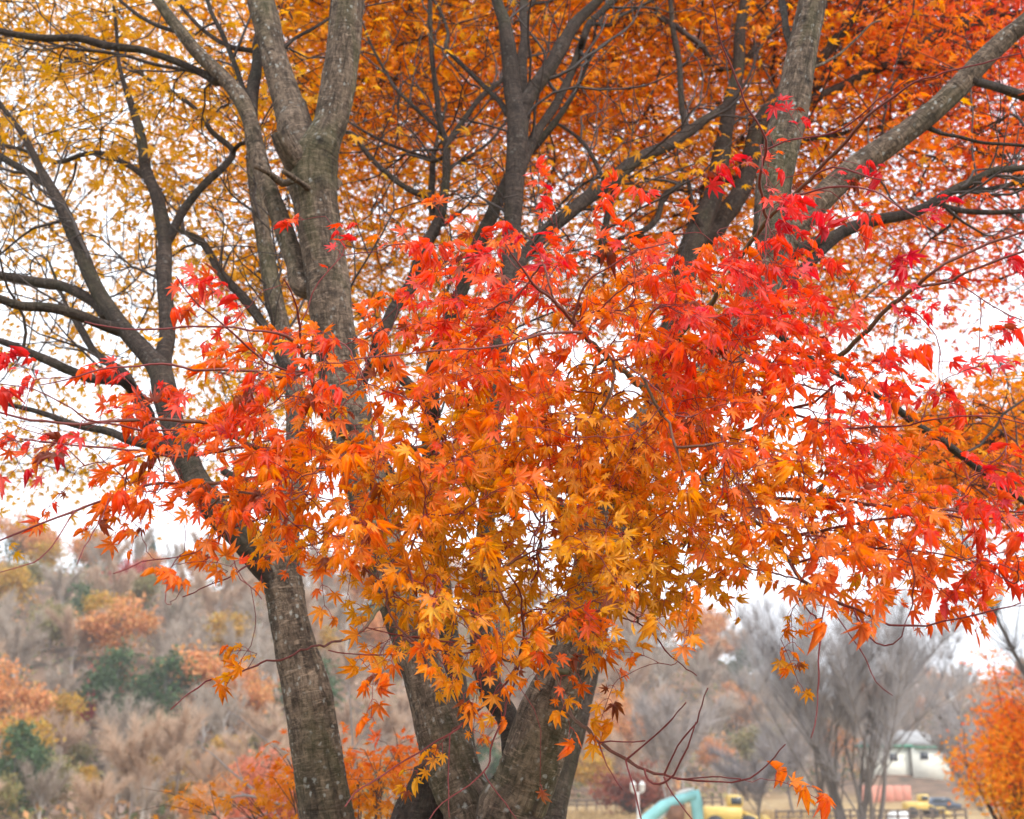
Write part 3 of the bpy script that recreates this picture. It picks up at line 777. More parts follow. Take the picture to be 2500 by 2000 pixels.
# ------------------------------------------------------------------ growing twigs towards leaf clusters
def grow(keys, targets, kpts, bend, kinds=None, maxr=None):
    """attach each target to the nearest branch of the trees `keys`; returns {key: list of (points, child order)}"""
    P, D, K = [], [], []
    for k in keys:
        T = TREES[k]
        for p, d, kd in zip(T['nodes'], T['dirs'], T['kind']):
            if kinds and kd not in kinds: continue
            P.append(p); D.append(d); K.append(k)
    n0 = len(P)
    cap = n0 + len(targets) * kpts + 10
    PA = np.zeros((cap, 3)); PA[:n0] = P
    DA = np.zeros((cap, 3)); DA[:n0] = D
    par = np.full(cap, -1); KA = K + [None] * (cap - n0)
    d0 = np.array([np.min(np.sum((PA[:n0] - t) ** 2, 1)) for t in targets])
    order = np.argsort(d0)
    n = n0
    RA = np.full(cap, .02); RA[:n0] = [r_ for k in keys for r_, kd in zip(TREES[k]['rad'], TREES[k]['kind']) if not kinds or kd in kinds]
    paths = []
    for ti in order:
        t = targets[ti]
        v = t - PA[:n]
        dist = np.linalg.norm(v, axis=1)
        along = np.sum(v * DA[:n], 1) / np.maximum(dist, 1e-6)
        cost = dist * (1.25 - 0.4 * along)
        j = int(np.argmin(cost))
        a = PA[j]; ln = dist[j]
        if ln < 0.03: 
            t = t + rng.normal(0, .05, 3)
        ctrl = a + norm(DA[j] * .8 + (t - a) / max(ln, .01)) * ln * .5 + rng.normal(0, bend, 3) * ln
        s = np.linspace(0, 1, kpts + 1)[:, None]
        path = (1 - s) ** 2 * a + 2 * s * (1 - s) * ctrl + s ** 2 * t
        path[1:-1] += rng.normal(0, .02, (kpts - 1, 3)) * ln
        d = norm(np.gradient(path, axis=0))
        idx = [j]
        for q in range(1, kpts + 1):
            PA[n] = path[q]; DA[n] = d[q]; par[n] = idx[-1]; KA[n] = KA[j]; RA[n] = RA[j]
            idx.append(n); n += 1
        paths.append((KA[j], idx, ti))
    cnt = np.zeros(n)
    for k, idx, ti in paths: cnt[idx[-1]] += 1
    for i in range(n - 1, n0 - 1, -1):
        if par[i] >= 0: cnt[par[i]] += cnt[i]
    return PA[:n], DA[:n], cnt, paths, RA

def grid(rows, x0=0, y0=0):
    return np.array([[int(c) for c in r] for r in rows], float)

# leaf cover of the upper crowns, per 100 px of the view, first row 500 px above the frame
CAN = grid(['6666667888888888888888888', '6666677999999999999999999', '7777777999999999999999999', '7777777999999999999999999', '6666678999999999999999999',  # unseen rows above the frame made denser to shade the top middle
            '5666667999999999999999998', '6666667999999998999999998', '5545567999999999888888887', '5545567888777778888877877', '5556667888677777778877777',
            '4334566777777777777776655', '3344456677887777777888544', '3334456688765577666782223', '3322357677211111111121112', '3211148532000000000001223',
            '2331257210000000000003999', '2321122000000000000003999', '1210000000000000000000344'])
CANX = 3
def sample_cells(G, y0, fn):
    """fn(cover, n_px_area) -> expected clusters; yields px, py"""
    out = []
    for r in range(G.shape[0]):
        for c in range(-CANX, G.shape[1] + CANX):
            v = G[r, min(max(c, 0), G.shape[1] - 1)]
            if v <= 0: continue
            n = rng.poisson(fn(v, c))
            for _ in range(n):
                out.append(((c + rng.uniform()) * 100, y0 + (r + rng.uniform()) * 100))
    return out

HAZE = 0.0005
LPC = 42
S_C = 0.040
A_C = leaf_area(LEAF_B + LEAF_C)
tg, th_ = [], []
for (ya, yb, share) in ((4.9, 6.2, .20), (6.5, 8.2, .40), (8.2, 10.8, .40)):
    ym = (ya + yb) / 2
    apx = (S_C / (ym * 1.12) * F) ** 2 * A_C
    def fn(v, c):
        cover = min(.985, v / 9.15)
        sh = share * np.interp(c, [0, 5, 7, 20, 24], [1.2, 1.0, .04, .04, .45]) if ya < 5 else share
        return -math.log(1 - cover) * 1e4 * sh / (apx * .50) / LPC * 2.25 * (1.0 if 0 <= c < 25 else .6)
    for (px, py) in sample_cells(CAN, -500, fn):
        Y = rng.uniform(ya, yb)
        p = at(px, py, Y)[0]
        nzv = vnoise(np.array([[p[0] * .8, p[1] * .8, p[2] * .8]]), 5)[0]
        base = np.interp(px, [0, 350, 600, 900, 1300, 1700, 2000, 2300, 2500], [-.1, .05, .6, 1.1, 1.0, 1.2, 1.6, 2.5, 3.2])
        base += np.interp(py, [-500, 0, 300, 600], [.3, .2, 0, 0]) + (Y - 7) * .08
        if py > 850 and px > 2000: base = 1.5
        tg.append(p); th_.append(base + nzv * np.interp(px, [300, 900], [.45, .9]))
def side_twigs():
    """angular leafless branchlets along the upper boughs"""
    for k, T in TREES.items():
        if k not in SIDE: SIDE[k] = Buf()
        I = [i for i, r_ in enumerate(T['rad']) if r_ < .045 and T['kind'][i] == 'c' and T['nodes'][i][2] > 2.9 and T['nodes'][i][1] > 4.72]
        for i in I:
            if rng.uniform() > (.13 if k == 'A' else .19): continue
            p, d, r0 = T['nodes'][i], T['dirs'][i], T['rad'][i]
            sdv = norm(np.cross(d, np.array([0, -1.0, .2])) * rng.choice([-1, 1]) + rng.normal(0, .45, 3))
            q = norm(d * rng.uniform(.5, 1.1) + sdv * rng.uniform(.6, 1.1) + np.array([0, 0, .3]))
            n = int(rng.integers(5, 11)); step = rng.uniform(.06, .11)
            P = [p]; dd = q
            for j in range(n):
                dd = norm(dd + rng.normal(0, .22, 3) + np.array([0, 0, .05]))
                P.append(P[-1] + dd * step)
                if j > 0 and rng.uniform() < .5:
                    s2 = norm(dd + norm(np.cross(dd, np.array([0, -1.0, .1])) + rng.normal(0, .3, 3)) * rng.choice([-1, 1]) * .9)
                    m = P[-1] + s2 * rng.uniform(.07, .14)
                    e2 = m + norm(s2 + rng.normal(0, .3, 3) + np.array([0, 0, .2])) * rng.uniform(.08, .2)
                    tube(SIDE[k], np.array([P[-1], m, e2]), np.array([.0034, .0026, .0012]), 4, colr=(.05, .034, .028), cap=False)
            rr = np.linspace(min(r0 * .6, rng.uniform(.005, .0095)), .002, len(P))
            tube(SIDE[k], np.array(P), rr, 6, colr=(.05, .034, .028), cap=False)
SIDE = {}
side_twigs()
tg = np.array(tg); th_ = np.array(th_)
PA, DA, cnt, paths, RA = grow(['A', 'C', 'J', 'G', 'H'], tg, 5, .10, kinds=('c',))
tw = SIDE
crowns = {k: Buf() for k in TREES}
cl = {k: [] for k in TREES}
for k, idx, ti in paths:
    r = np.minimum(0.0031 * np.maximum(cnt[idx], 1) ** .45, np.minimum(.019, RA[idx[0]] * .75))
    r[0] = min(r[0], r[1] * 1.3)
    tube(tw[k], PA[idx], r, 5, colr=(.05, .034, .028), cap=False)
    cl[k].append(ti)
for k in cl:
    ids = np.array(cl[k])
    if not len(ids): continue
    nl = rng.poisson(LPC, len(ids))
    pos = np.repeat(tg[ids], nl, 0)
    tl = rng.normal(0, .22, (len(ids), 2))
    off = rng.normal(0, 1, (len(pos), 3)) * np.array([.27, .27, .07])
    off[:, 2] += np.sum(off[:, :2] * np.repeat(tl, nl, 0), 1) - .25 * np.sum(off[:, :2] ** 2, 1)
    hh = np.repeat(th_[ids], nl) + rng.normal(0, .35, len(pos))
    P = pos + off
    for ti in ids:                                  # short spray twigs inside each cluster
        for _ in range(4):
            q = tg[ti] + rng.normal(0, 1, 3) * np.array([.26, .26, .13])
            m = (tg[ti] + q) / 2 + rng.normal(0, .02, 3)
            tube(tw[k], np.array([tg[ti], m, q]), np.array([.0032, .0026, .0015]), 3, colr=(.05, .032, .027), cap=False)
    ax = norm(off + rng.normal(0, .12, P.shape) + np.array([0, 0, -.16]))
    nr = rng.normal(0, .5, P.shape) + np.array([0, -.55, .55])
    sz = S_C * rng.uniform(.6, 1.2, len(P)) * np.where(P[:, 1] < 6.2, 1.15, 1.0)
    put_leaves(crowns[k], LEAF_B + LEAF_C, P, ax, nr, sz, hue(hh) * rng.uniform(.82, 1.06, (len(hh), 1)), hue(hh + .35) * .95)

# ------------------------------------------------------------------ low leaf sprays in front (the middle maple)
def spray(pts, Y, col_end=None):
    """a thin young branch given by (px, py, diameter px)"""
    T = TREES['C']
    n = len(pts)
    Yv = np.interp(np.linspace(0, 1, n), np.linspace(0, 1, len(Y)), Y)
    q = []
    for (px, py, d), yy in zip(pts, Yv):
        p, s = at(px, py, yy); q.append([*p, max(d * s / 2, .0009)])
    c = catmull(np.array(q), .025)
    kick = np.stack([vnoise(c[:, :3] * 13.0, 40 + k) for k in range(3)], -1) + .5 * np.stack([vnoise(c[:, :3] * 34.0, 50 + k) for k in range(3)], -1)
    c[:, :3] += kick * .007
    rad = c[:, 3] * (1 + .16 * (np.arange(len(c)) % 4 == 0))
    f = np.clip((rad - .0022) / .0045, 0, 1)[:, None]
    cc = np.array([.20, .028, .03]) * (1 - f) + np.array([.105, .085, .035]) * f
    sides = 8
    tube(FGT, c[:, :3], rad, sides)
    FGC.append(np.repeat(np.append(cc, np.ones((len(c), 1)), 1), sides, 0)); FGC.append(np.append(cc[-1], 1)[None])
    d = norm(np.gradient(c[:, :3], axis=0))
    for i in range(0, len(c), 2):
        T['nodes'].append(c[i, :3]); T['dirs'].append(d[i]); T['rad'].append(rad[i]); T['kind'].append('f')
FGT, FGC = Buf(), []
S = spray
S([(1445, 1335, 34), (1384, 1255, 27), (1330, 1195, 24), (1260, 1150, 22), (1155, 1107, 20), (1080, 1088, 17), (1000, 1098, 15), (880, 1130, 13), (760, 1150, 12), (600, 1172, 10), (500, 1178, 9), (418, 1177, 7), (345, 1190, 7), (264, 1214, 6), (183, 1246, 6), (101, 1275, 5), (0, 1319, 4), (-80, 1350, 3)], (3.95, 3.6, 3.2, 2.9, 2.7, 2.6))
S([(1005, 1096, 14), (917, 1092, 14), (863, 1076, 13), (817, 1047, 12), (795, 1020, 11), (771, 975, 11), (747, 902, 10), (730, 849, 9), (702, 824, 8), (649, 812, 6), (609, 806, 6), (527, 796, 5), (406, 802, 5), (264, 804, 4), (203, 788, 3)], (3.2, 2.9, 2.6, 2.45))
S([(747, 902, 8), (706, 918, 7), (588, 906, 7), (446, 899, 6), (365, 893, 5), (243, 908, 4), (100, 940, 3)], (2.95, 2.6))
S([(738, 870, 6), (731, 800, 6), (728, 750, 5), (710, 710, 4), (686, 686, 3)], (2.9, 2.7))
S([(747, 905, 6), (702, 902, 5), (629, 877, 5), (568, 812, 5), (507, 768, 4), (430, 678, 3)], (2.9, 2.5))
S([(740, 1153, 12), (690, 1125, 12), (649, 1100, 12), (609, 1084, 12), (560, 1064, 11), (507, 1039, 10), (450, 1027, 9), (325, 1027, 8), (183, 1031, 7), (81, 1029, 6), (0, 1011, 5), (-60, 1000, 4)], (3.1, 2.8, 2.5))
S([(620, 1088, 7), (568, 1090, 7), (487, 1108, 6), (406, 1110, 6), (304, 1096, 5), (162, 1084, 4), (53, 1074, 3)], (3.0, 2.6))
S([(470, 1050, 5), (353, 1052, 5), (290, 1040, 5), (223, 1025, 5), (183, 995, 4), (81, 950, 3), (0, 928, 3)], (2.75, 2.5))
S([(1610, 985, 20), (1560, 935, 15), (1493, 880, 13), (1418, 809, 12), (1397, 784, 10), (1355, 738, 8), (1301, 692, 7), (1263, 650, 5), (1230, 600, 3)], (3.9, 2.9, 2.5, 2.4))
S([(1418, 809, 8), (1380, 808, 7), (1322, 817, 7), (1238, 838, 6), (1155, 852, 5), (1050, 857, 4), (904, 867, 4), (800, 882, 3)], (2.52, 2.35))
S([(1397, 784, 7), (1405, 750, 6), (1422, 704, 6), (1451, 671, 5), (1489, 650, 4), (1560, 610, 3), (1640, 590, 3)], (2.48, 2.35))
S([(1493, 880, 5), (1526, 880, 4), (1564, 917, 4), (1614, 967, 3), (1650, 1020, 2)], (2.7, 2.4))
S([(1640, 980, 22), (1650, 880, 15), (1666, 812, 13), (1723, 755, 13), (1760, 700, 12), (1784, 669, 12), (1833, 588, 11), (1877, 540, 11), (1934, 479, 10), (1995, 422, 9), (2056, 357, 9), (2117, 292, 8), (2181, 239, 6), (2226, 203, 5), (2340, 170, 4), (2500, 130, 3)], (3.95, 3.4, 3.0, 2.6, 2.4))
S([(1877, 540, 8), (1857, 479, 7), (1853, 438, 7), (1862, 390, 6), (1865, 345, 6), (1828, 264, 5), (1788, 170, 4), (1755, 81, 3), (1739, 0, 3)], (2.95, 2.5))
S([(1865, 370, 5), (1934, 341, 4), (2056, 312, 4), (2140, 250, 3), (2220, 190, 2)], (2.8, 2.4))
S([(1940, 475, 6), (1995, 463, 5), (2070, 458, 5), (2137, 467, 4), (2190, 495, 4), (2246, 536, 3)], (2.85, 2.6))
S([(1990, 425, 5), (2030, 412, 5), (2096, 426, 4), (2160, 440, 3)], (2.8, 2.7))
S([(1730, 930, 24), (1784, 902, 17), (1833, 918, 15), (1914, 914, 14), (1975, 893, 13), (2031, 873, 13), (2100, 820, 12), (2149, 772, 11), (2198, 727, 11), (2238, 695, 9), (2259, 673, 8), (2340, 621, 7), (2500, 568, 6), (2600, 530, 5)], (4.0, 3.4, 3.1, 2.9, 2.8))
S([(2232, 702, 8), (2315, 690, 7), (2340, 673, 7), (2400, 650, 6), (2500, 613, 6), (2600, 580, 4)], (3.05, 2.9))
S([(2320, 690, 4), (2336, 697, 3), (2392, 727, 3), (2461, 768, 3), (2540, 800, 2)], (3.0, 2.8))
S([(2392, 727, 3), (2396, 792, 2.5), (2394, 845, 2.5), (2390, 870, 2)], (2.95, 2.95))
S([(2198, 727, 4), (2259, 788, 3), (2291, 837, 3), (2294, 900, 2.5), (2295, 966, 2)], (3.05, 2.9))
S([(1600, 1060, 18), (1700, 1080, 12), (1800, 1060, 10), (1893, 1019, 9), (1930, 1003, 8), (1987, 979, 6), (2031, 946, 5), (2096, 918, 3)], (3.9, 3.1, 2.8))
S([(1925, 1007, 7), (1975, 1023, 6), (2056, 1042, 6), (2137, 1044, 5), (2218, 1040, 4), (2279, 1023, 4), (2400, 1018, 3), (2500, 1031, 3)], (2.95, 2.6))
S([(1535, 1120, 22), (1620, 1130, 14), (1700, 1160, 12), (1800, 1240, 11), (1880, 1310, 10), (1942, 1400, 10), (1987, 1438, 9), (2046, 1473, 8), (2084, 1487, 7), (2126, 1508, 6), (2196, 1522, 5), (2265, 1522, 5), (2352, 1513, 4), (2439, 1492, 4), (2500, 1475, 3)], (3.95, 3.3, 2.9, 2.7, 2.6))
S([(2084, 1487, 5), (2091, 1518, 4), (2116, 1556, 4), (2161, 1577, 4), (2206, 1550, 3), (2230, 1490, 2)], (2.8, 2.6))
S([(2018, 1460, 5), (2004, 1504, 4), (1994, 1591, 4), (1994, 1640, 4), (1997, 1713, 3), (1987, 1800, 2.5)], (2.8, 2.6))
S([(2022, 1470, 4), (2074, 1553, 3), (2109, 1616, 3), (2140, 1668, 2.5), (2178, 1696, 2)], (2.8, 2.7))
S([(1800, 1240, 12), (1880, 1225, 10), (1966, 1218, 9), (2027, 1224, 9), (2117, 1232, 8), (2218, 1236, 7), (2340, 1250, 6), (2500, 1254, 5), (2600, 1250, 4)], (3.3, 2.9, 2.7))
S([(1900, 1310, 8), (1980, 1300, 7), (2056, 1291, 7), (2198, 1259, 6), (2259, 1250, 6), (2380, 1271, 5), (2500, 1262, 4)], (3.1, 2.7))
S([(1930, 1380, 7), (2030, 1350, 6), (2140, 1340, 5), (2260, 1350, 4), (2380, 1380, 3), (2480, 1420, 3)], (3.0, 2.6))
S([(1395, 1640, 18), (1330, 1632, 10), (1268, 1621, 9), (1251, 1613, 8), (1184, 1575, 7), (1143, 1534, 5), (1109, 1492, 4), (1080, 1440, 3)], (3.95, 3.2, 2.8))
S([(1268, 1621, 7), (1272, 1580, 6), (1276, 1546, 6), (1274, 1467, 5), (1226, 1375, 4), (1184, 1317, 3)], (3.2, 2.8))
S([(1190, 1578, 5), (1120, 1590, 4), (996, 1596, 4), (900, 1593, 3), (800, 1592, 3)], (3.05, 2.7))
S([(1180, 1572, 4), (1038, 1563, 4), (955, 1546, 3), (888, 1534, 3)], (3.0, 2.7))
S([(1259, 1625, 6), (1168, 1738, 6), (1101, 1792, 5), (1017, 1847, 4), (913, 1913, 4), (836, 1970, 3)], (3.15, 2.7))
S([(1262, 1625, 5), (1234, 1717, 5), (1197, 1830, 4), (1180, 1884, 4), (1101, 1947, 3), (1050, 2000, 2.5)], (3.15, 2.8))
S([(1101, 1792, 3), (1092, 1905, 3), (1095, 1997, 2.5)], (2.95, 2.9))
S([(1180, 1884, 3), (1200, 1920, 3), (1230, 1960, 2.5), (1255, 2000, 2.5)], (2.95, 2.9))
S([(1400, 1600, 18), (1360, 1640, 10), (1371, 1699, 9), (1402, 1751, 9), (1437, 1789, 9), (1482, 1824, 8), (1531, 1856, 8), (1573, 1880, 7), (1621, 1894, 6), (1680, 1901, 5), (1760, 1915, 4), (1809, 1908, 4), (1854, 1887, 4), (1893, 1852, 3), (1917, 1817, 3)], (3.95, 3.3, 3.0, 2.8, 2.7))
S([(1528, 1854, 5), (1583, 1814, 4), (1628, 1776, 4), (1655, 1740, 3), (1673, 1713, 3)], (2.95, 2.8))
S([(1621, 1892, 5), (1649, 1845, 4), (1673, 1803, 4), (1698, 1762, 4), (1715, 1723, 3), (1729, 1680, 3)], (2.9, 2.7))
S([(1572, 1880, 5), (1580, 1901, 5), (1607, 1911, 5), (1646, 1890, 5), (1680, 1831, 4), (1701, 1770, 3)], (2.92, 2.7))
S([(1528, 1856, 4), (1538, 1904, 4), (1555, 1956, 4), (1567, 2005, 3)], (2.95, 2.8))
S([(1621, 1896, 4), (1656, 1956, 3), (1698, 2005, 3)], (2.9, 2.8))
S([(1463, 1812, 4), (1479, 1870, 3), (1517, 1925, 2.5)], (3.0, 2.9))
S([(1465, 1812, 4), (1520, 1812, 3), (1575, 1815, 3)], (3.0, 2.9))
S([(1660, 1900, 4), (1740, 1901, 3), (1809, 1899, 3)], (2.9, 2.7))
S([(1440, 1440, 18), (1427, 1483, 6), (1489, 1494, 5), (1559, 1522, 4), (1604, 1556, 4), (1653, 1612, 3), (1698, 1654, 2.5)], (3.95, 3.2, 2.9))
S([(960, 1440, 16), (880, 1540, 7), (820, 1565, 6), (751, 1584, 5), (665, 1616, 5), (588, 1637, 4), (507, 1669, 4), (446, 1706, 3), (412, 1732, 3)], (4.2, 3.5, 3.1, 2.9))
S([(920, 1270, 16), (860, 1300, 7), (780, 1325, 6), (690, 1349, 5), (588, 1393, 4), (507, 1438, 3), (450, 1462, 3)], (4.2, 3.5, 3.1, 2.9))
S([(760, 1160, 7), (700, 1220, 6), (620, 1270, 5), (548, 1305, 4), (500, 1335, 3), (442, 1357, 3), (353, 1377, 3), (280, 1401, 2.5)], (3.1, 2.6))
S([(442, 1357, 3), (420, 1390, 2.5), (406, 1420, 2.5), (398, 1470, 2)], (2.7, 2.6))
S([(548, 1300, 3), (560, 1332, 3), (580, 1397, 2.5), (633, 1462, 2)], (2.8, 2.6))
S([(264, 1214, 3), (230, 1300, 2.5), (190, 1370, 2)], (2.65, 2.5))
S([(183, 1246, 4), (140, 1320, 3), (80, 1370, 3), (0, 1400, 2.5)], (2.65, 2.4))
S([(1320, 1190, 8), (1330, 1250, 7), (1322, 1330, 6), (1300, 1420, 5)], (3.6, 3.0))
# broken hooked branch on the right
bk = Buf()
for pts in ([(1946, 1095, 9), (1952, 1157, 10), (1962, 1198, 11), (1950, 1234, 11), (1948, 1262, 10)], [(1962, 1196, 10), (1991, 1202, 11), (2007, 1190, 11), (2014, 1176, 10)], [(1952, 1245, 9), (1983, 1256, 11), (1990, 1238, 9)]):
    q = []
    for px, py, d in pts:
        p, s = at(px, py, 3.0); q.append([*p, d * s / 2])
    c = catmull(np.array(q), .008)
    tube(bk, c[:, :3], c[:, 3], 12, 5, [], .2)
bk.build('broken_branch', M_BARK, TREES['C']['root'], smooth=True)

# leaf cover of these sprays per 100 px of the view, first row at y = 300
FG = grid(['0000000000000000022221000', '0000000000111110133322100', '0000001112333333344443321', '0001100023667777777533322', '0001133344788888877433332',
            '0012234653788888887653222', '2222236663889999998764211', '4435677778999999999984111', '2346678889999999998873345', '0334457787788888887777888',
            '0003312367788888548788888', '0001200135778887530554234', '0000001134565554002210000', '0000000023333341000010000', '0000000011111120000000000',
            '0000000000111012211000000', '0000000000110001211000000'])
S_F = 0.0345
A_F = leaf_area(LEAF_A)
LPF = 6.5
ft, outer, away, fh = [], [], [], []
for r in range(FG.shape[0]):
    for c in range(-1, 26):
        v = FG[r, min(max(c, 0), 24)]
        if v <= 0: continue
        cover = min(.975, v / 9.4)
        apx = (S_F / 3.15 * F) ** 2 * A_F
        n = rng.poisson(-math.log(1 - cover) * 1e4 / (apx * .46) / LPF * (2.25 if v > 5 else 1.9 if v > 3 else 1.35) * (1.05 if c < 6 and r < 11 else .8 if c > 18 and 2 < r < 8 else 1.0))
        for _ in range(n):
            px, py = (c + rng.uniform()) * 100, 300 + (r + rng.uniform()) * 100
            core = math.exp(-(((px - 1350) / 620) ** 2 + ((py - 1150) / 420) ** 2))
            Y = rng.triangular(2.4, 2.75 + .45 * core, 3.3 + .45 * core)
            ft.append(at(px, py, Y)[0]); outer.append(1 - core); away.append(np.sign(px - 1350) * min(1, abs(px - 1350) / 500))
            nzv = vnoise(np.array([[px / 170., py / 170., Y * 2]]), 8)[0]
            h = 1.0 + (1 - core) * .65 - (Y - 2.75) * 2.1 + np.interp(py, [450, 750, 1150, 1450, 1700], [1.9, 1.25, -.1, -.65, -.4]) + np.interp(px, [0, 500, 900, 1500, 1900, 2200, 2500], [1.6, 1.25, .45, .05, .75, 1.45, 1.9]) + nzv * .8
            h += 1.7 * math.exp(-(((px - 1370) / 130) ** 2 + ((py - 1560) / 90) ** 2))
            fh.append(h)
ft = np.array(ft); fh = np.array(fh)
PA, DA, cnt, paths, RA = grow(['C'], ft, 6, .12, kinds=('f',))
LP, LA, LN, LH, PB = [], [], [], [], []
for k, idx, ti in paths:
    r = 0.00085 * np.maximum(cnt[idx], 1) ** .42
    r[0] = min(r[0], r[1] * 1.2)
    f = np.clip((r - .0016) / .0025, 0, 1)[:, None]
    cc = np.array([.22, .03, .03]) * (1 - f) + np.array([.11, .085, .04]) * f
    path = PA[idx]
    # carry the shoot on past the target so that leaf pairs can sit along it
    dirn = norm(DA[idx[-1]] + np.array([away[ti] * .8 * outer[ti], 0, -.18]) + rng.normal(0, .15, 3))
    ext = path[-1] + dirn * np.array([[.03], [.065], [.10]]) + np.array([0, 0, -1]) * np.array([[.002], [.008], [.02]])
    sh = np.vstack([path, ext])
    r = np.append(r, [.0008, .00075, .0006]); cc = np.vstack([cc, np.repeat(cc[-1:], 3, 0)])
    tube(FGT, sh, r, 5)
    FGC.append(np.repeat(np.append(cc, np.ones((len(cc), 1)), 1), 5, 0)); FGC.append(np.append(cc[-1], 1)[None])
    nodes = [sh[-1], sh[-1], sh[-2], sh[-2], sh[-3], sh[-3], path[-1], path[-1], path[-2], path[-2]]
    dd = dirn
    side = norm(np.cross(dd, np.array([0, -.8, .6])) + 1e-4)
    m = rng.poisson(LPF)
    for i in range(min(m, len(nodes))):
        sg = 1 if i % 2 else -1
        o_ = outer[ti]
        out = norm(dd * (.9 if i < 2 else .45 + .35 * o_) + side * sg * (.7 if i < 2 else 1.0 - .35 * o_) + np.array([0, -.12, -.2]) + rng.normal(0, .28, 3))
        pl = rng.uniform(.012, .034)
        mid = nodes[i] + out * pl * .5 + np.array([0, 0, .004])
        tip = nodes[i] + out * pl
        PB.append((nodes[i], mid, tip))
        LP.append(tip)
        LA.append(norm(out * .8 + np.array([away[ti] * .7 * o_, 0, -.5 + .1 * o_]) + rng.normal(0, .2, 3)))
        LN.append(np.array([0, -.8 + .45 * o_, .45 + .35 * o_]) + rng.normal(0, .48, 3))
        LH.append(fh[ti] + rng.normal(0, .42))
for a, m, t in PB:
    tube(FGT, np.array([a, m, t]), np.array([.0009, .0007, .0007]), 3, cap=False)
    FGC.append(np.repeat([[.42, .03, .03, 1.0]], 9, 0))
fg = Buf()
LP, LA, LN, LH = map(np.array, (LP, LA, LN, LH))
szs = S_F * rng.uniform(.5, 1.25, len(LP))
leafcol = hue(LH) * rng.uniform(.86, 1.06, (len(LH), 1))
dry = rng.uniform(0, 1, len(LH)) < .035            # a few withered brown leaves
leafcol[dry] = np.array([.30, .085, .04]) * rng.uniform(.7, 1.5, (int(dry.sum()), 1))
put_leaves(fg, LEAF_A, LP, LA, LN, szs, leafcol, hue(LH + .45) * (leafcol.sum(1) / hue(LH).sum(1))[:, None], veins=True)
print('areas', A_C, A_F)
print('foreground leaves', len(LP), 'clusters', len(ft), 'crown clusters', len(tg))
FGT.at['col'] = FGC
root = TREES['C']['root']
tag(FGT.build('twigs', M_TWIG, root, smooth=True), 'thin olive and dark red twigs of the low sprays', kind='stuff')
tag(fg.build('foliage', M_LEAF, root), 'red and orange leaf sprays hanging in front of the trunks')
for k in TREES:
    if tw[k].n: tag(tw[k].build('branchlets', M_TWIG, TREES[k]['root']), kind='stuff')
    if crowns[k].n: crowns[k].build('crown', M_CROWN, TREES[k]['root'])

# ------------------------------------------------------------------ shrubs and small trees in the middle distance
def bush(name, label, cat, ctr, spread, n, size, hues, shapes, mat, stems=7, twig=(.10, .06, .045), cols=None, base=None, tw_r=.006, clumps=40, hsd=.3, group=None):
    x, y = (base if base is not None else ctr[:2])
    z = float(ground_z(np.array([x]), np.array([y]))[0])
    e = empty(name, (x, y, z), label, cat, group)
    tb, lb = Buf(), Buf()
    cc = ctr + rng.normal(0, .5, (clumps, 3)) * spread
    for i, c in enumerate(cc):
        a = np.array([x, y, z]) + rng.normal(0, .04, 3)
        m1 = a * .55 + c * .45 + np.array([0, 0, .12]) * np.linalg.norm(c - a) + rng.normal(0, .05, 3)
        p = catmull(np.array([[*a, 1], [*m1, 1], [*c, 1]]), max(.12, spread[0] * .12))[:, :3]
        tube(tb, p, np.linspace(tw_r * 2.2, tw_r * .4, len(p)), 5, colr=twig, cap=False)
        for _ in range(3):
            q = c + rng.normal(0, .22, 3) * spread
            tube(tb, np.array([p[-2], (p[-1] + q) / 2, q]), np.array([tw_r * .5, tw_r * .35, tw_r * .2]), 4, colr=twig, cap=False)
    pick = rng.integers(0, clumps, n)
    P = cc[pick] + rng.normal(0, .17, (n, 3)) * spread
    off = norm(P - cc[pick])
    hh = np.interp(P[:, 2], [ctr[2] - spread[2], ctr[2] + spread[2]], hues) + rng.normal(0, hsd, n)
    C_ = hue(hh) if cols is None else np.array(cols)[None] * rng.uniform(.75, 1.2, (n, 1))
    put_leaves(lb, shapes, P, off + np.array([0, 0, -.5]), rng.normal(0, .5, P.shape) + np.array([0, -.4, .6]), size * rng.uniform(.7, 1.2, n), C_)
    tb.build('stem', M_TWIG, e); lb.build('crown', mat, e)
    return e

c0 = at(870, 1915, 6.4)[0]
bush('small_maple', 'small maple with sparse red and yellow leaves, seen low between the grey trunks', 'tree', c0, np.array([.60, .35, .24]), 800, .042, (.2, 2.3), LEAF_A[:4], M_LEAF, clumps=34, tw_r=.005, base=(c0[0] + .1, 6.4))
c0 = at(650, 1985, 17)[0]
bush('salmon_shrub', 'pale salmon red shrub behind the foot of the left maple trunk', 'shrub', c0, np.array([.5, .5, .5]), 4200, .055, (3, 3), LEAF_C, M_FAR, cols=(.80, .33, .22), clumps=60, tw_r=.012)
c0 = at(1550, 1930, 128)[0]
bush('red_shrub', 'dark brick red shrub beyond the fence behind the lamp post', 'shrub', c0, np.array([3.0, 2, 1.6]), 2600, .3, (3, 3), LEAF_C, M_FAR, cols=(.30, .085, .05), clumps=60, tw_r=.05)
c0 = at(2530, 1850, 27)[0]
bush('orange_maple', 'bushy bright orange maple at the lower right edge', 'tree', c0, np.array([1.25, 1.2, 1.35]), 13000, .085, (1.4, 2.1), LEAF_C, M_FAR, clumps=150, tw_r=.02, twig=(.05, .035, .03), hsd=.5)

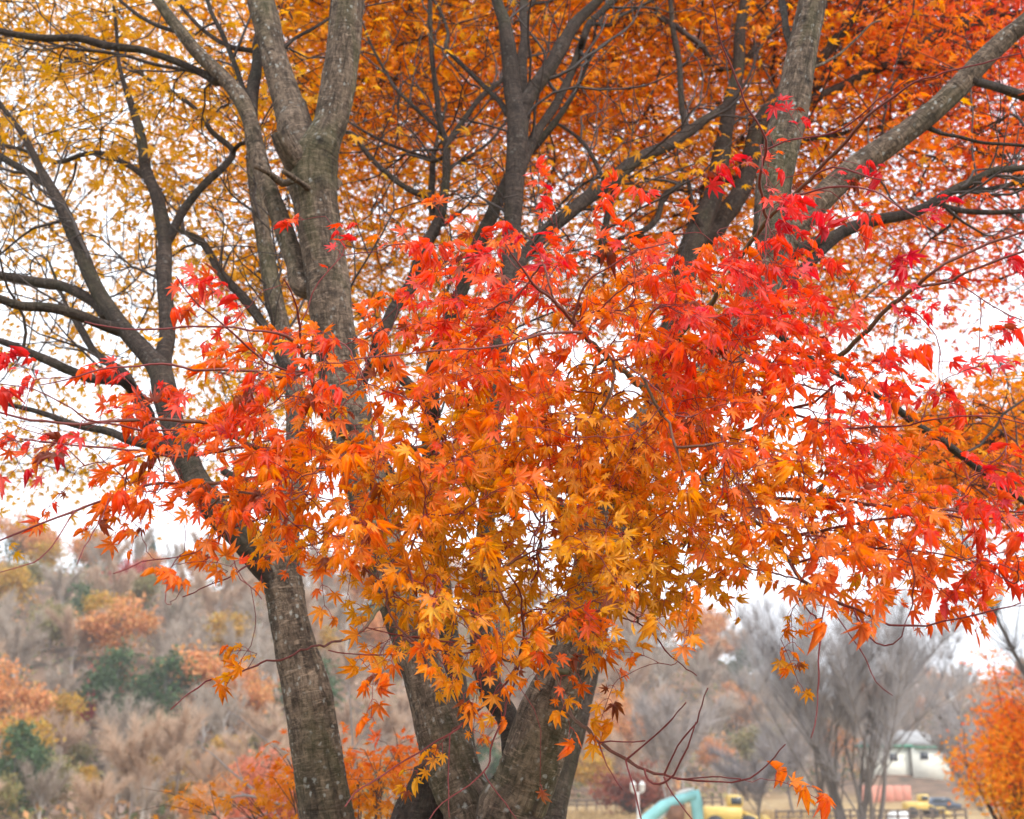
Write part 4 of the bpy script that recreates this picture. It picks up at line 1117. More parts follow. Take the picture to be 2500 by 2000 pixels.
# pale leafless shrub behind the left trunk
pb = at(740, 2100, 11)[0]
e = empty('bare_shrub', (pb[0], 11, float(ground_z(np.array([pb[0]]), np.array([11.0]))[0])), 'pale grey leafless shrub, its thin whitish branches showing left of the trunk foot', 'shrub')
b = Buf()
for pts in ([(760, 2200, 9), (740, 1992, 8), (680, 1962, 7), (600, 1942, 6), (545, 1952, 4)], [(740, 2150, 7), (680, 2000, 6), (620, 1930, 5), (560, 1880, 4), (515, 1838, 3), (488, 1825, 2)], [(800, 2200, 8), (870, 2000, 6), (862, 1834, 5), (855, 1717, 4), (850, 1640, 2)],
            [(620, 1932, 4), (590, 1900, 3), (575, 1850, 2)], [(680, 1962, 4), (640, 1990, 3), (560, 2000, 2)], [(862, 1834, 4), (900, 1780, 3), (960, 1735, 2)], [(600, 1942, 3), (560, 1915, 2), (540, 1890, 2)], [(700, 1840, 4), (640, 1800, 3), (590, 1755, 2), (560, 1740, 2)], [(740, 1992, 5), (720, 1900, 4), (700, 1840, 4)]):
    q = []
    for px, py, d in pts:
        p, s = at(px, py, 11); q.append([*p, d * s / 2])
    c = catmull(np.array(q), .05)
    tube(b, c[:, :3], c[:, 3], 7, colr=(.42, .39, .38))
b.build('stem', M_TWIG, e, smooth=True)

# ------------------------------------------------------------------ far trees: a few kinds, copied
def bare_tree(rs_, h, wd, stems, col_l, col_t, twigs, tw, up=.45):
    """leafless tree: trunk mesh and a crown mesh of limbs and fine twigs"""
    tb, cb = Buf(), Buf()
    ends = []
    for s in range(stems):
        a = rs_.uniform(0, 6.28); k = rs_.uniform(.1, 1.0) if stems > 1 else .08
        top = np.array([math.cos(a) * wd * .3 * k, math.sin(a) * wd * .3 * k, h * rs_.uniform(.5, .68)])
        p0_ = np.array([math.cos(a), math.sin(a), 0]) * (.12 * h * .1 if stems > 1 else 0)
        mid = p0_ * .5 + top * .45 + rs_.normal(0, .03 * h, 3) * np.array([1, 1, 0])
        q = catmull(np.array([[*p0_, .017 * h], [*mid, .012 * h], [*top, .005 * h]]), h * .05)
        tube(tb, q[:, :3], q[:, 3] * (1 if stems == 1 else .68), 7, colr=col_l)
        for l in range(9 if stems == 1 else 5):
            f = rs_.uniform(.35, 1.0)
            st = q[int(f * (len(q) - 1)), :3]
            a2 = a + rs_.normal(0, 1.6 if stems == 1 else .9) if stems > 1 else rs_.uniform(0, 6.28)
            rr = wd * .5 * rs_.uniform(.5, 1.0)
            en = np.array([math.cos(a2) * rr, math.sin(a2) * rr, st[2] + (h - st[2]) * rs_.uniform(.45, .95)])
            md = (st + en) / 2 + np.array([0, 0, .06 * h]) * rs_.uniform(-.3, 1) + rs_.normal(0, .02 * h, 3)
            lq = catmull(np.array([[*st, .006 * h], [*md, .004 * h], [*en, .0015 * h]]), h * .06)
            tube(tb, lq[:, :3], lq[:, 3] * (1 if stems == 1 else .5), 5, colr=col_l)
            ends += [(x[:3], norm(en - st)) for x in lq[len(lq) // 3:]]
    P = np.array([e_[0] for e_ in ends]); D_ = np.array([e_[1] for e_ in ends])
    I = rs_.integers(0, len(P), twigs)
    a0 = P[I]; dr = norm(D_[I] * .7 + rs_.normal(0, .55, (twigs, 3)) + np.array([0, 0, up]))
    ln = h * rs_.uniform(.07, .2, (twigs, 1))
    a1 = a0 + dr * ln
    sd_ = norm(np.cross(dr, rs_.normal(0, 1, (twigs, 3))))
    am = (a0 + a1) / 2 + rs_.normal(0, .01, (twigs, 3)) * h
    V = np.stack([a0 - sd_ * tw, a0 + sd_ * tw, am + sd_ * tw * .7, am - sd_ * tw * .7, a1 + sd_ * tw * .3, a1 - sd_ * tw * .3], 1)
    q6 = np.arange(twigs)[:, None] * 6
    f4 = np.vstack([q6 + np.array([0, 1, 2, 3]), q6 + np.array([3, 2, 4, 5])])
    c = np.array(col_t)[None] * rs_.uniform(.7, 1.25, (twigs, 1))
    cb.add(V.reshape(-1, 3), None, f4, col=np.repeat(np.append(c, np.ones((twigs, 1)), 1), 6, 0))
    return tb, cb

def leafy_tree(rs_, h, wd, colr, n, size, cone=False, col_l=(.2, .17, .15), low=.25, var=.25):
    tb, cb = Buf(), Buf()
    zt = np.linspace(0, h * (.95 if cone else .75), 12)
    q = np.stack([.02 * h * np.sin(zt / h * 5), .02 * h * np.cos(zt / h * 4) - .02 * h, zt], -1)
    tube(tb, q, np.linspace(.02 * h, .004 * h, 12), 7, colr=col_l)
    if cone:
        f = rs_.uniform(0, 1, n) ** .75
        lay = np.round(f * 9) / 9 + rs_.normal(0, .02, n)
        zz_ = h * (1 - np.clip(lay, 0, 1) * (1 - low * .5))
        rr = wd * .5 * np.clip(lay, .03, 1) * rs_.uniform(.2, 1, n) ** .6
        a = rs_.uniform(0, 6.28, n)
        P = np.stack([np.cos(a) * rr, np.sin(a) * rr, zz_ - rr * .25], -1)
    else:
        k = 16
        u_ = rs_.normal(0, 1, (k, 3)); u_ = norm(u_) * rs_.uniform(.35, .85, (k, 1))
        ctr = np.array([0, 0, h * (.5 + low * .5)]) + u_ * np.array([wd * .5, wd * .5, h * (.5 - low * .5)])
        for c in ctr:
            st = q[rs_.integers(5, 11)]
            tube(tb, np.array([st, (st + c) / 2 + np.array([0, 0, .03 * h]), c]), np.array([.006, .004, .002]) * h, 5, colr=col_l, cap=False)
        P = ctr[rs_.integers(0, k, n)] + rs_.normal(0, 1, (n, 3)) * np.array([wd * .12, wd * .12, h * .065])
    d = norm(rs_.normal(0, 1, (n, 3))); e_ = norm(np.cross(d, rs_.normal(0, 1, (n, 3))))
    s_ = size * rs_.uniform(.5, 1.3, (n, 1))
    V = np.stack([P - d * s_, P + e_ * s_ * .6, P + d * s_ * 1.1, P - e_ * s_ * .5], 1)
    c = np.array(colr)[None] * rs_.uniform(1 - var, 1 + var, (n, 1)) * (1 + rs_.normal(0, .06, (n, 3)))
    cb.add(V.reshape(-1, 3), None, np.arange(n * 4).reshape(-1, 4), col=np.repeat(np.append(np.clip(c, 0, 1), np.ones((n, 1)), 1), 4, 0))
    return tb, cb

rk = np.random.default_rng(21)
GREYT = (.43, .355, .29)
KINDS_ = {}
def kind(key, maker, label):
    vs = []
    for tb, cb in maker: vs.append((tb.mesh('trunk', M_FARBARK), cb.mesh('crown', M_FAR)))
    KINDS_[key] = (vs, label)
kind('bare', [bare_tree(rk, 9, 7, 1, (.60, .55, .50), GREYT, n_, .03) for n_ in (1300, 1800, 2400)], 'leafless grey-brown tree among the many on the far wooded hillside')
kind('blush', [bare_tree(rk, 9, 7.5, 1, (.40, .34, .31), (.52, .375, .27), 2800, .035) for _ in range(2)], 'almost bare tree with a pinkish brown haze of twigs on the far wooded hillside')
kind('rust', [leafy_tree(rk, 9, 7.5, (.60, .285, .115), 2600, .26) for _ in range(3)], 'rust orange leaved tree on the far wooded hillside')
kind('olive', [leafy_tree(rk, 8, 7, (.27, .23, .10), 2400, .26) for _ in range(2)], 'olive green leaved tree on the far wooded hillside')
kind('green', [leafy_tree(rk, 9, 6, (.085, .13, .06), 2400, .26, low=.1) for _ in range(2)], 'dark green evergreen tree among bare ones on the far wooded hillside')
kind('pine', [leafy_tree(rk, 10, 5.5, (.06, .12, .085), 2200, .3, cone=True)], 'dark green pointed pine standing on the hill crest')
kind('gold', [leafy_tree(rk, 7, 6, (.50, .30, .06), 1800, .25)], 'golden yellow leaved tree low on the far wooded hillside')
kind('red', [leafy_tree(rk, 6, 5, (.42, .07, .06), 1600, .22)], 'small red leaved tree low on the far wooded hillside')

def place(key, x, y, s=1.0, label=None, group='trees on the far wooded hillside', name=None, sz=1.0):
    vs, lab = KINDS_[key]
    tm, cm = vs[int(rk.integers(0, len(vs)))]
    z = float(ground_z(np.array([x]), np.array([y]))[0])
    nm = name or {'bare': 'bare_tree', 'blush': 'bare_tree', 'pine': 'pine_tree', 'green': 'evergreen_tree'}.get(key, 'autumn_tree')
    e = empty(nm, (x, y, z - .15), label or lab, 'tree', None if label else group)
    e.rotation_euler = (0, 0, rk.uniform(0, 6.28))
    e.scale = (s * rk.uniform(.9, 1.15), s * rk.uniform(.9, 1.15), s * sz * rk.uniform(.9, 1.15))
    for nm, me in (('trunk', tm), ('crown', cm)):
        o = bpy.data.objects.new(nm, me); col.objects.link(o); o.parent = e
    return e

def on_hill(px, py):
    """where the sight line through (px, py) meets the terrain"""
    Y = np.arange(70, 330, 1.0)
    pts = np.array([at(px, py, y)[0] for y in Y])
    below = pts[:, 2] < ground_z(pts[:, 0], pts[:, 1])
    i = int(np.argmax(below)) if below.any() else len(Y) - 1
    return pts[i, 0], Y[i]  # x, y

spots = []
tries = 0
while len(spots) < 265 and tries < 20000:
    tries += 1
    px = rk.uniform(-120, 2560)
    f = rk.uniform(0, 1.04)
    u = (px - 1250) / F / .99
    ft_ = np.interp(u, [-.6, -.2, 0, .15, .3, .5], [88, 98, 145, 155, 198, 200]); rd = np.interp(u, [-.6, -.2, 0, .15, .3, .5], [215, 220, 240, 262, 300, 300])
    y = ft_ + 2 + (rd - ft_) * f; x = u * y * 1.03
    if 2080 < px < 2420 and y < 205: continue
    mind = 4.6 if px < 900 else 5.6
    if any((x - a) ** 2 + (y - b_) ** 2 < mind * mind for a, b_, _, _ in spots): continue
    spots.append((x, y, px, f))
for x, y, px, f in spots:
    r_ = rk.uniform()
    low_ = 1 - f
    nn = vnoise(np.array([[x / 22., y / 22., 0.]]), 6)[0]
    if px < 1150:
        if f > .93 and px < 450: k = 'pine' if r_ < .5 else 'green'
        elif f > .85: k = 'rust' if r_ < .5 else ('blush' if r_ < .85 else 'pine')
        elif r_ < .34: k = 'bare'
        elif r_ < .60: k = 'blush'
        elif r_ < .74 + .1 * nn: k = 'rust'
        elif r_ < .82: k = 'olive'
        elif r_ < .915: k = 'green'
        elif r_ < .92 + .05 * low_: k = 'gold'
        elif r_ < .93 + .08 * low_: k = 'red'
        else: k = 'blush'
    else:
        k = 'bare' if r_ < .5 else 'blush' if r_ < .74 else 'rust' if r_ < .92 else 'olive' if r_ < .96 else 'green'
    place(k, x, y, rk.uniform(.75, 1.15) * (.72 + .28 * min(1, f * 2.5)))
# lower growth along the foot of the left slope
foot_spots = []
for _ in range(1500):
    if len(foot_spots) >= 60: break
    px = rk.uniform(-120, 1120); f = rk.uniform(-.06, .22)
    u = (px - 1250) / F / .99
    ft_ = np.interp(u, [-.6, -.2, 0], [88, 98, 145]); y = ft_ + 2 + 120 * f; x = u * y * 1.03
    if any((x - a) ** 2 + (y - b_) ** 2 < 9 for a, b_ in foot_spots): continue
    foot_spots.append((x, y))
    place(('bare', 'blush', 'rust', 'olive', 'bare', 'blush', 'gold')[int(rk.integers(0, 7))], x, y, rk.uniform(.38, .66))
# ones that stand out
def stand(key, px, py, s, label, **kw):
    x, y = on_hill(px, py)
    place(key, x, y, s, label, **kw)
stand('rust', 520, 1790, 1.15, 'large bright rust orange tree on the hillside just left of the leaning trunk')
stand('green', 395, 1820, 1.1, 'largest dark green evergreen, low on the hillside left of the rust orange tree')
stand('green', 425, 1540, .42, 'small rounded green evergreen high on the bare hillside')
stand('bare', 420, 1720, 1.2, 'bare tree with a forked whitish trunk in the middle of the left hillside')
stand('gold', 335, 2000, .8, 'golden yellow tree low on the left hillside near the picture foot')
stand('red', 200, 1790, .55, 'small crimson tree in the middle of the left hillside')
stand('pine', 20, 1370, .8, 'dark pine on the crest at the far left')
stand('pine', 165, 1370, .62, 'smaller dark pine on the crest right of the far left one')
stand('pine', 2270, 1650, .7, 'lone dark conifer on the low crest near the pylon')
stand('rust', 1690, 1620, 1.1, 'big rust brown tree on the hillside crest right of the middle maple')
stand('rust', 1800, 1790, .9, 'pale orange tree at the foot of the right-hand hillside')
stand('gold', 1450, 1960, .8, 'yellowish tree just beyond the rail fence')

# undergrowth between them: one mass of bush clumps
nU = 26000
px = rk.uniform(-150, 2560, nU); f = rk.uniform(0, 1.05, nU)
u = (px - 1250) / F / .99
ft_ = np.interp(u, [-.6, -.2, 0, .15, .3, .5], [88, 98, 145, 155, 198, 200]); rd = np.interp(u, [-.6, -.2, 0, .15, .3, .5], [215, 220, 240, 262, 300, 300])
y = ft_ + (rd - ft_) * f; x = u * y * 1.03
keep = ~((px > 2080) & (px < 2420) & (y < 205))
x, y = x[keep], y[keep]; nU = len(x)
P = np.stack([x, y, ground_z(x, y) + rk.uniform(.1, 2.0, nU)], -1)
d = norm(rk.normal(0, 1, (nU, 3))); e_ = norm(np.cross(d, rk.normal(0, 1, (nU, 3)))); s_ = rk.uniform(.15, .5, (nU, 1))
V = np.stack([P - d * s_, P + e_ * s_ * .6, P + d * s_ * 1.1, P - e_ * s_ * .5], 1)
upal = np.array([[.42, .29, .19], [.50, .35, .26], [.32, .27, .12], [.14, .17, .08], [.58, .31, .14], [.38, .29, .25]])
ci = np.clip(((vnoise(P / 9.0, 3) + 1) * 3 + rk.normal(0, .9, nU)).astype(int), 0, 5)
c = upal[ci] * rk.uniform(.7, 1.25, (nU, 1))
b = Buf()
b.add(V.reshape(-1, 3), None, np.arange(nU * 4).reshape(-1, 4), col=np.repeat(np.append(c, np.ones((nU, 1)), 1), 4, 0))
tag(b.build('undergrowth', M_FAR), 'brown and olive undergrowth covering the slope between the hillside trees', 'undergrowth', kind='stuff')

# leafless trees of the park
def park_tree(px, Y, h, wd, stems, label, cl, ct, twigs=3500, tw=.012, seed=1, up=.45):
    q = np.random.default_rng(seed)
    tb, cb = bare_tree(q, h, wd, stems, cl, ct, twigs, tw, up)
    x = at(px, 1900, Y)[0][0]
    z = float(ground_z(np.array([x]), np.array([Y]))[0])
    e = empty('bare_tree', (x, Y, z - .1), label, 'tree')
    for nm, bb, mt in (('trunk', tb, M_FARBARK), ('crown', cb, M_FARBARK)):
        o = bpy.data.objects.new(nm, bb.mesh(nm, mt)); col.objects.link(o); o.parent = e
    return e
park_tree(2080, 58, 12.6, 10.5, 11, 'many-stemmed grey leafless tree in front of the pale house', (.19, .17, .16), (.45, .43, .44), 15000, .008, 4, .8)
park_tree(1850, 84, 6.6, 6.5, 1, 'small leafless tree with a forked trunk beside the yellow machine', (.17, .145, .13), (.27, .245, .25), 3000, .014, 5)
park_tree(1640, 112, 10.5, 10, 3, 'wide pale leafless tree behind the turquoise excavator', (.42, .39, .37), (.44, .39, .37), 4500, .02, 6)
park_tree(1935, 118, 9, 8, 1, 'dark-trunked leafless tree left of the pale house', (.18, .15, .14), (.40, .36, .355), 3800, .02, 8)
park_tree(2800, 24, 11.5, 8.0, 1, 'fine leafless tree at the right edge, bare twigs against the sky', (.12, .10, .09), (.16, .14, .13), 5200, .0045, 9)
park_tree(2440, 66, 8.5, 8, 3, 'grey leafless tree between the pale house and the orange maple', (.24, .21, .2), (.38, .35, .345), 3600, .014, 12)

# ------------------------------------------------------------------ field, fence, lamp, machines, house
M_WOOD = simple('fence_wood', (.13, .095, .075), .85, .3, 3)
M_WHITE = simple('white_paint', (.72, .72, .70), .45, .06, 3)
M_TURQ = simple('turquoise_paint', (.27, .60, .60), .4, .12, 2)
M_YEL = simple('yellow_paint', (.66, .46, .12), .4, .12, 2)
M_RUST = simple('rusty_steel', (.20, .10, .06), .7, .35, 4)
M_DARK = simple('dark_rubber', (.03, .03, .032), .6, .2, 4)
M_GLASS = simple('dark_glass', (.045, .055, .065), .12, .1, 2)
M_CREAM = simple('cream_wall', (.80, .79, .68), .8, .05, 1)
M_GREENP = simple('green_trim', (.10, .33, .22), .6, .1, 2)
M_ROOF = simple('grey_roof', (.34, .34, .34), .6, .12, 1)
M_PINK = simple('salmon_panel', (.62, .26, .19), .7, .1, 1)
M_STEEL = simple('galvanised_steel', (.36, .38, .40), .5, .1, 2, metal=.3)
M_PATH = simple('pale_paving', (.52, .49, .47), .9, .08, 2)
M_GREYCAR = simple('grey_blue_paint', (.10, .12, .16), .3, .1, 1)

def gz(x, y): return float(ground_z(np.array([float(x)]), np.array([float(y)]))[0])

def fence(a, b_, n, h, label):
    (xa, ya), (xb, yb) = a, b_
    e = empty('rail_fence', (xa, ya, gz(xa, ya)), label, 'fence')
    pts = [np.array([xa + (xb - xa) * i / n, ya + (yb - ya) * i / n, 0]) for i in range(n + 1)]
    for p in pts: p[2] = gz(p[0], p[1])
    for p in pts:
        q = Buf(); bbox(q, p + np.array([-.09, -.09, -.3]), p + np.array([.09, .09, h]), .015)
        q.build('post', M_WOOD, e)
    for zr in (.88, .48):
        q = Buf()
        for p, r_ in zip(pts[:-1], pts[1:]):
            bar(q, p + np.array([0, -.1, h * zr]), r_ + np.array([0, -.1, h * zr]),                     .05, .17)
        q.build('rail', M_WOOD, e)
def gx(px, Y): return at(px, 1900, Y)[0][0]
fence((gx(1335, 136), 136), (gx(1760, 139), 139), 18, 1.15, 'brown wooden rail fence across the dry field, left of the machines')
fence((gx(1890, 112), 112), (gx(2350, 120), 120), 16, 1.2, 'brown wooden rail fence below the pale house')

# pale path in front of the right fence
tag(sheet('path', np.linspace(gx(2120, 108), gx(2700, 108), 40), np.linspace(103.5, 109.5, 8), .03, M_PATH), kind='structure')
# tall dry grass in the field
nG = 9000
gp = rk.uniform(1330, 2000, nG); gy = rk.uniform(70, 134, nG)
gxv = (gp - 1250) / F * gy
hgt = rk.uniform(.3, .75, nG) * (.7 + .5 * (vnoise(np.stack([gxv / 4, gy / 4, 0 * gy], -1), 2) > 0))
a0 = np.stack([gxv, gy, ground_z(gxv, gy)], -1)
tip_ = a0 + np.stack([rk.normal(0, .12, nG), rk.normal(0, .12, nG), hgt], -1)
V = np.stack([a0 + np.array([-.09, 0, 0]), a0 + np.array([.09, 0, 0]), tip_], 1)
c = np.array([[.44, .31, .16]]) * rk.uniform(.7, 1.25, (nG, 1))
b = Buf(); b.add(V.reshape(-1, 3), np.arange(nG * 3).reshape(-1, 3), None, col=np.repeat(np.append(c, np.ones((nG, 1)), 1), 3, 0))
tag(b.build('grass', M_FAR), 'tall dry tan grass of the field', 'grass', kind='stuff')

# lamp post with two lanterns
Yl = 75.0; xl = gx(1556, Yl); zl = gz(xl, Yl)
e = empty('street_lamp', (xl, Yl, zl), 'white park lamp post with two lantern heads, left of the excavator', 'street lamp')
H_ = at(1556, 1936, Yl)[0][2] - zl
q = Buf(); lathe(q, [(.16, 0), (.16, .3), (.10, .42), (.085, .6), (.07, H_ - .1), (.09, H_), (.0, H_ + .06)], (xl, Yl, zl), 14); q.build('pole', M_WHITE, e, smooth=True)
q = Buf(); bar(q, (xl - .26, Yl, zl + H_), (xl + .26, Yl, zl + H_), .06); q.build('crossbar', M_WHITE, e)
for s in (-.26, .26):
    q = Buf(); lathe(q, [(.04, 0), (.10, .06), (.16, .16), (.17, .42), (.20, .44), (.12, .56), (.03, .66), (0, .68)], (xl + s, Yl, zl + H_), 12)
    q.build('lantern', M_WHITE, e, smooth=True)

# turquoise excavator: body low on the left, boom arching up to the right, stick hanging down with its bucket
Ye = 60.0
def ex(px, py): 
    p = at(px, py + 14, Ye)[0]; return (p[0], p[2])
x0, _z = ex(1520, 2000); ze = gz(x0, Ye)
e = empty('excavator', (x0, Ye, ze), 'turquoise excavator with its arched boom raised in the dry field', 'excavator')
def seg(pts, w0, w1):
    """thick outline along a bent centre line"""
    p = np.array(pts); t_ = norm(np.gradient(p, axis=0)); n_ = np.stack([-t_[:, 1], t_[:, 0]], -1)
    ww = np.interp(np.linspace(0, 1, len(p)), [0, .5, 1], [w0, max(w0, w1) * 1.15, w1])[:, None]
    return p + n_ * ww, p - n_ * ww
def arm(name, pts, w0, w1, th, mat):
    q = Buf(); a, b2 = seg(pts, w0, w1); n = len(a)
    V = [[x, y, z] for y in (Ye - th, Ye + th) for x, z in np.vstack([a, b2])]
    f = []
    for i in range(n - 1):
        f += [[i, i + 1, n + i + 1, n + i], [2 * n + i + 1, 2 * n + i, 3 * n + i, 3 * n + i + 1], [i + 1, i, 2 * n + i, 2 * n + i + 1], [n + i, n + i + 1, 3 * n + i + 1, 3 * n + i]]
    f += [[0, n, 3 * n, 2 * n], [n - 1, 3 * n - 1, 4 * n - 1, 2 * n - 1]]
    q.add(V, None, f); return q.build(name, mat, e)
arm('boom', [ex(1540, 2040), ex(1580, 1985), ex(1620, 1954), ex(1660, 1938), ex(1698, 1926)], .23, .17, .16, M_TURQ)
arm('stick', [ex(1694, 1916), ex(1700, 1945), ex(1704, 1985), ex(1706, 2010)], .24, .18, .13, M_TURQ)
arm('cylinder', [ex(1650, 1925), ex(1672, 1917), ex(1694, 1912)], .06, .06, .06, M_WHITE)
arm('cylinder', [ex(1585, 2010), ex(1622, 1975), ex(1645, 1958)], .06, .05, .06, M_WHITE)
q = Buf(); bx_, bz_ = ex(1650, 1972)
prism(q, [(bx_ + .4, bz_ + .4), (bx_ - .25, bz_ + .35), (bx_ - .45, bz_ - .1), (bx_ - .2, bz_ - .5), (bx_ + .3, bz_ - .55)], Ye - .4, Ye + .4)
q.build('bucket', M_RUST, e)
q = Buf(); bbox(q, (x0 - 1.9, Ye - 1.2, ze + 1.0), (x0 + .9, Ye + 1.2, ze + 2.1), .1); q.build('body', M_TURQ, e)
q = Buf(); bbox(q, (x0 - .2, Ye - 1.15, ze + 2.1), (x0 + .85, Ye - .1, ze + 2.75), .12); cb_ = q.build('cab', M_WHITE, e)
q = Buf(); bbox(q, (x0 - .05, Ye - 1.19, ze + 2.2), (x0 + .7, Ye - 1.14, ze + 2.62), .02); o = q.build('window', M_GLASS, cb_, loc=(0, 0, 0))
for s in (-1, 1):
    q = Buf(); prism(q, [(x0 - 1.9, ze + .5), (x0 - 1.5, ze + .95), (x0 + 1.3, ze + .95), (x0 + 1.7, ze + .5), (x0 + 1.3, ze + .05), (x0 - 1.5, ze + .05)], Ye + s * .9 - .3, Ye + s * .9 + .3)
    q.build('track', M_DARK, e)

def loader(xc, Y, s, label):
    z = gz(xc, Y)
    e = empty('wheel_loader', (xc, Y, z), label, 'loader')
    def B(lo, hi, b_=.08): 
        q = Buf(); bbox(q, np.array([xc, Y, z]) + np.array(lo) * s, np.array([xc, Y, z]) + np.array(hi) * s, b_ * s); return q
    B((-1.9, -.8, .8), (.5, .8, 1.7)).build('body', M_YEL, e)
    B((-.3, -.7, 1.7), (.6, .7, 2.45)).build('cab', M_YEL, e)
    B((-.2, -.74, 1.85), (.5, .74, 2.3), .02).build('window', M_GLASS, e)
    q = Buf(); bar(q, np.array([xc, Y - .3, z]) + np.array([.5, 0, 1.4]) * s, np.array([xc, Y - .3, z]) + np.array([2.1, 0, .7]) * s, .25 * s); q.build('lift_arm', M_YEL, e)
    q = Buf(); cx, cz = xc + 2.4 * s, z + .7 * s
    prism(q, [(cx - .4 * s, cz + .5 * s), (cx - .4 * s, cz - .3 * s), (cx, cz - .55 * s), (cx + .6 * s, cz - .5 * s), (cx + .1 * s, cz)], Y - 1.1 * s, Y + 1.1 * s); q.build('bucket', M_YEL, e)
    for wx in (-1.3, .9):
        for sy in (-.8, .8):
            q = Buf(); wheel(q, (xc + wx * s, Y + sy * s, z + .6 * s), .6 * s, .4 * s); q.build('wheel', M_DARK, e)
loader(gx(1785, 98), 98, 1.15, 'yellow wheel loader behind the turquoise excavator')
loader(gx(2245, 132), 132, .95, 'small yellow wheel loader below the pale house')

# car beside the house
xc = gx(2290, 140); zc = gz(xc, 140)
e = empty('parked_car', (xc, 140, zc), 'dark grey-blue car parked below the right end of the pale house', 'car')
q = Buf(); prism(q, [(xc - 2, zc + .35), (xc - 2.05, zc + .8), (xc - 1.5, zc + .95), (xc - .9, zc + 1.45), (xc + .7, zc + 1.45), (xc + 1.3, zc + .95), (xc + 2, zc + .8), (xc + 2, zc + .35)], 139.2, 140.8); q.build('body', M_GREYCAR, e)
q = Buf(); prism(q, [(xc - 1.2, zc + .98), (xc - .8, zc + 1.36), (xc + .6, zc + 1.36), (xc + 1.0, zc + .98)], 139.17, 140.83); q.build('window', M_GLASS, e)
for wx in (-1.2, 1.2):
    for wy in (139.25, 140.75):
        q = Buf(); wheel(q, (xc + wx, wy, zc + .33), .33, .22); q.build('wheel', M_DARK, e)

# salmon barrier panels
xa = gx(2095, 150); n = 6
wpan = (gx(2222, 150) - xa) / n
for i in range(n):
    q = Buf(); z = gz(xa + wpan * i, 150)
    e = empty('barrier_panel', (xa + wpan * (i + .5), 150, z), 'salmon pink site barrier panel in the row below the pale house', 'barrier', 'salmon barrier panels below the house')
    zt = at(2150, 1918, 150)[0][2]
    bbox(q, (xa + wpan * i + .03, 149.96, z - .1), (xa + wpan * (i + 1) - .03, 150.04, zt), .01)
    q.build('panel', M_PINK, e)
    q = Buf(); bar(q, (xa + wpan * (i + .5), 150.1, z - .2), (xa + wpan * (i + .5), 150.1, zt + .1), .06); q.build('post', M_STEEL, e)

# white sheeted pile
xw = gx(2187, 122); zw = gz(xw, 122)
q = Buf()
th = np.linspace(0, 2 * math.pi, 18, endpoint=False)
prof = [(1.0, 0), (.95, .35), (.75, .62), (.4, .75), (0.01, .78)]
V = np.array([[xw + 1.1 * r_ * math.cos(a) * (1 + .12 * math.sin(3 * a)), 122 + .8 * r_ * math.sin(a), zw + z_ * (1 + .15 * math.sin(2 * a + 1))] for r_, z_ in prof for a in th])
q.add(V, None, [[k * 18 + j, k * 18 + (j + 1) % 18, k * 18 + 18 + (j + 1) % 18, k * 18 + 18 + j] for k in range(4) for j in range(18)])
tag(q.build('covered_pile', M_WHITE, smooth=True), 'low pile under a white sheet behind the right-hand fence', 'pile')

# pale two-storey house
Yh = 182.0
xa, xm, xb = gx(2138, Yh), gx(2226, Yh), gx(2318, Yh)
zb = min(gz(xa, Yh), gz(xb, Yh)) - .3
zt = at(2230, 1824, Yh)[0][2]; zr = at(2230, 1783, Yh + 4)[0][2]
e = empty('house', (xm, Yh, zb), 'pale cream house with green eaves and two small dark windows', 'house')
q = Buf(); box(q, (xa, Yh, zb), (xm, Yh + 8, zt)); q.build('wall', M_CREAM, e)
q = Buf(); box(q, (xm + .12, Yh - .9, zb), (xb, Yh + 8, zt - .15)); q.build('wall', M_CREAM, e)
q = Buf(); box(q, (xm - .02, Yh - .25, zb), (xm + .10, Yh - .02, zt - .1)); q.build('downpipe', M_WOOD, e)
q = Buf(); box(q, (xa - .6, Yh - .75, zt + .003), (xm + .3, Yh + 8.6, zt + .32)); q.build('eaves', M_GREENP, e)
q = Buf(); box(q, (xm + .35, Yh - 1.5, zt - .147), (xb + .5, Yh + 8.6, zt + .12)); q.build('eaves', M_GREENP, e)
q = Buf()
V = [[xa - .6, Yh - .7, zt + .325], [xb + .5, Yh - .7, zt + .325], [xb + .5, Yh + 8.6, zt + .325], [xa - .6, Yh + 8.6, zt + .325], [xa + 2.5, Yh + 4, zr], [xb - 2.5, Yh + 4, zr]]
q.add(V, [[0, 4, 3], [1, 2, 5]], [[0, 1, 5, 4], [2, 3, 4, 5], [0, 3, 2, 1]]); q.build('roof', M_ROOF, e)
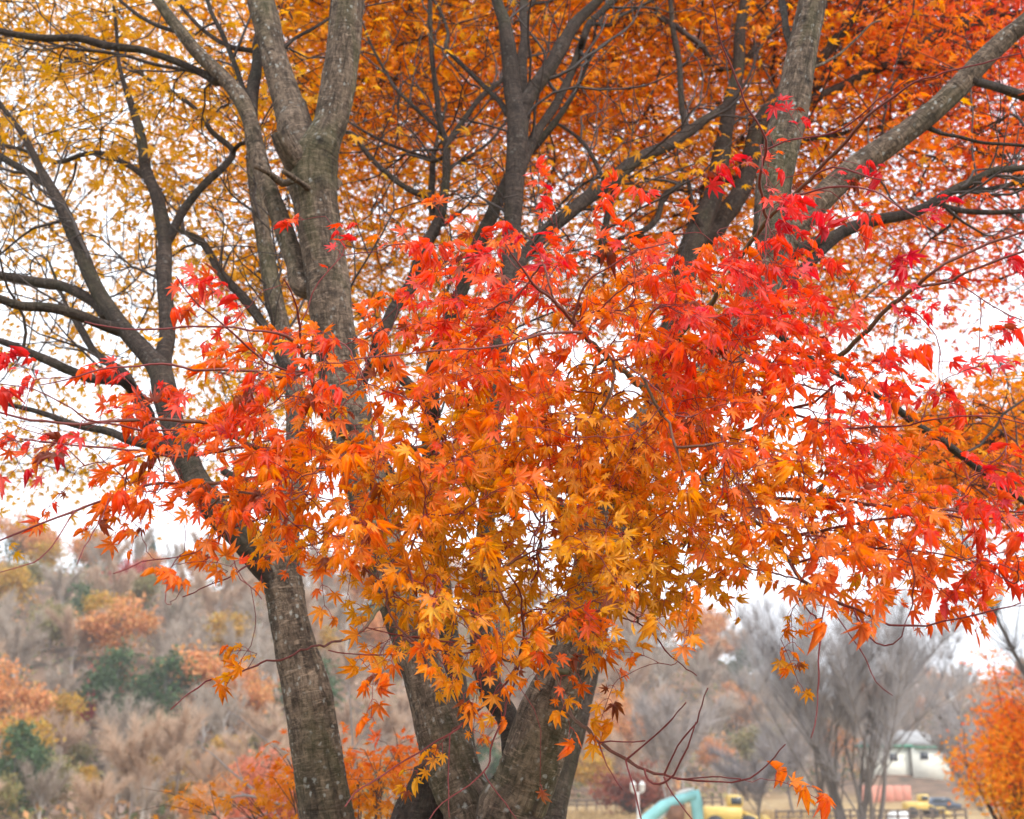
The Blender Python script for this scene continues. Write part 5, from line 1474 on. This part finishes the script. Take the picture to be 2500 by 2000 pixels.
for (pxw, pyw, yy) in ((2181, 1848, Yh), (2256, 1845, Yh - .9)):
    p, s = at(pxw, pyw, yy)
    q = Buf(); box(q, (p[0] - .62, yy - .09, p[2] - .55), (p[0] + .62, yy - .003, p[2] + .55)); fr = q.build('window', M_WHITE, e)
    q = Buf(); box(q, (p[0] - .54, yy - .12, p[2] - .47), (p[0] + .54, yy - .093, p[2] + .47)); q.build('pane', M_GLASS, fr, loc=(0, 0, 0))
q = Buf(); box(q, (xa - .1, Yh - .35, zb), (xm - .05, Yh - .01, zb + 1.1)); q.build('plinth', M_RUST, e)

# lattice pylon beyond the low hill
Yp = 340.0
pb, s = at(2318, 1650, Yp); ztop = at(2318, 1532, Yp)[0][2]; zbot = gz(pb[0], Yp)
e = empty('lattice_pylon', (pb[0], Yp, zbot), 'grey steel lattice pylon beyond the low wooded crest', 'pylon')
hw = lambda z: np.interp(z, [zbot, ztop], [1.7, .45])
lv = np.linspace(zbot - .5, ztop, 12)
for sx in (-1, 1):
    for sy in (-1, 1):
        q = Buf(); bar(q, (pb[0] + sx * hw(lv[0]), Yp + sy * hw(lv[0]), lv[0]), (pb[0] + sx * hw(ztop), Yp + sy * hw(ztop), ztop), .16); q.build('leg', M_STEEL, e)
q = Buf()
for z0_, z1_ in zip(lv[:-1], lv[1:]):
    for sy in (-1, 1):
        bar(q, (pb[0] - hw(z0_), Yp + sy * hw(z0_), z0_), (pb[0] + hw(z1_), Yp + sy * hw(z1_), z1_), .1)
        bar(q, (pb[0] + hw(z0_), Yp + sy * hw(z0_), z0_), (pb[0] - hw(z1_), Yp + sy * hw(z1_), z1_), .1)
        bar(q, (pb[0] + sy * hw(z0_), Yp - hw(z0_), z0_), (pb[0] + sy * hw(z1_), Yp + hw(z1_), z1_), .1)
q.build('lattice', M_STEEL, e)
for zf in (.82, .92):
    q = Buf(); z = zbot + (ztop - zbot) * zf
    bar(q, (pb[0] - 2.2, Yp, z), (pb[0] + 2.2, Yp, z), .16); q.build('cross_arm', M_STEEL, e)

# ------------------------------------------------------------------ air between here and the hills
m, t, o = newmat('haze')
pv = N(t, 'ShaderNodeVolumePrincipled', Density=HAZE)
pv.inputs['Color'].default_value = (.95, .96, 1, 1)
t.links.new(pv.outputs['Volume'], o.inputs['Volume'])
q = Buf(); box(q, (-1490, -1510, -8), (1490, 2610, 75))
tag(q.build('haze', m), 'thin pale autumn haze in the valley air', 'haze', kind='stuff')
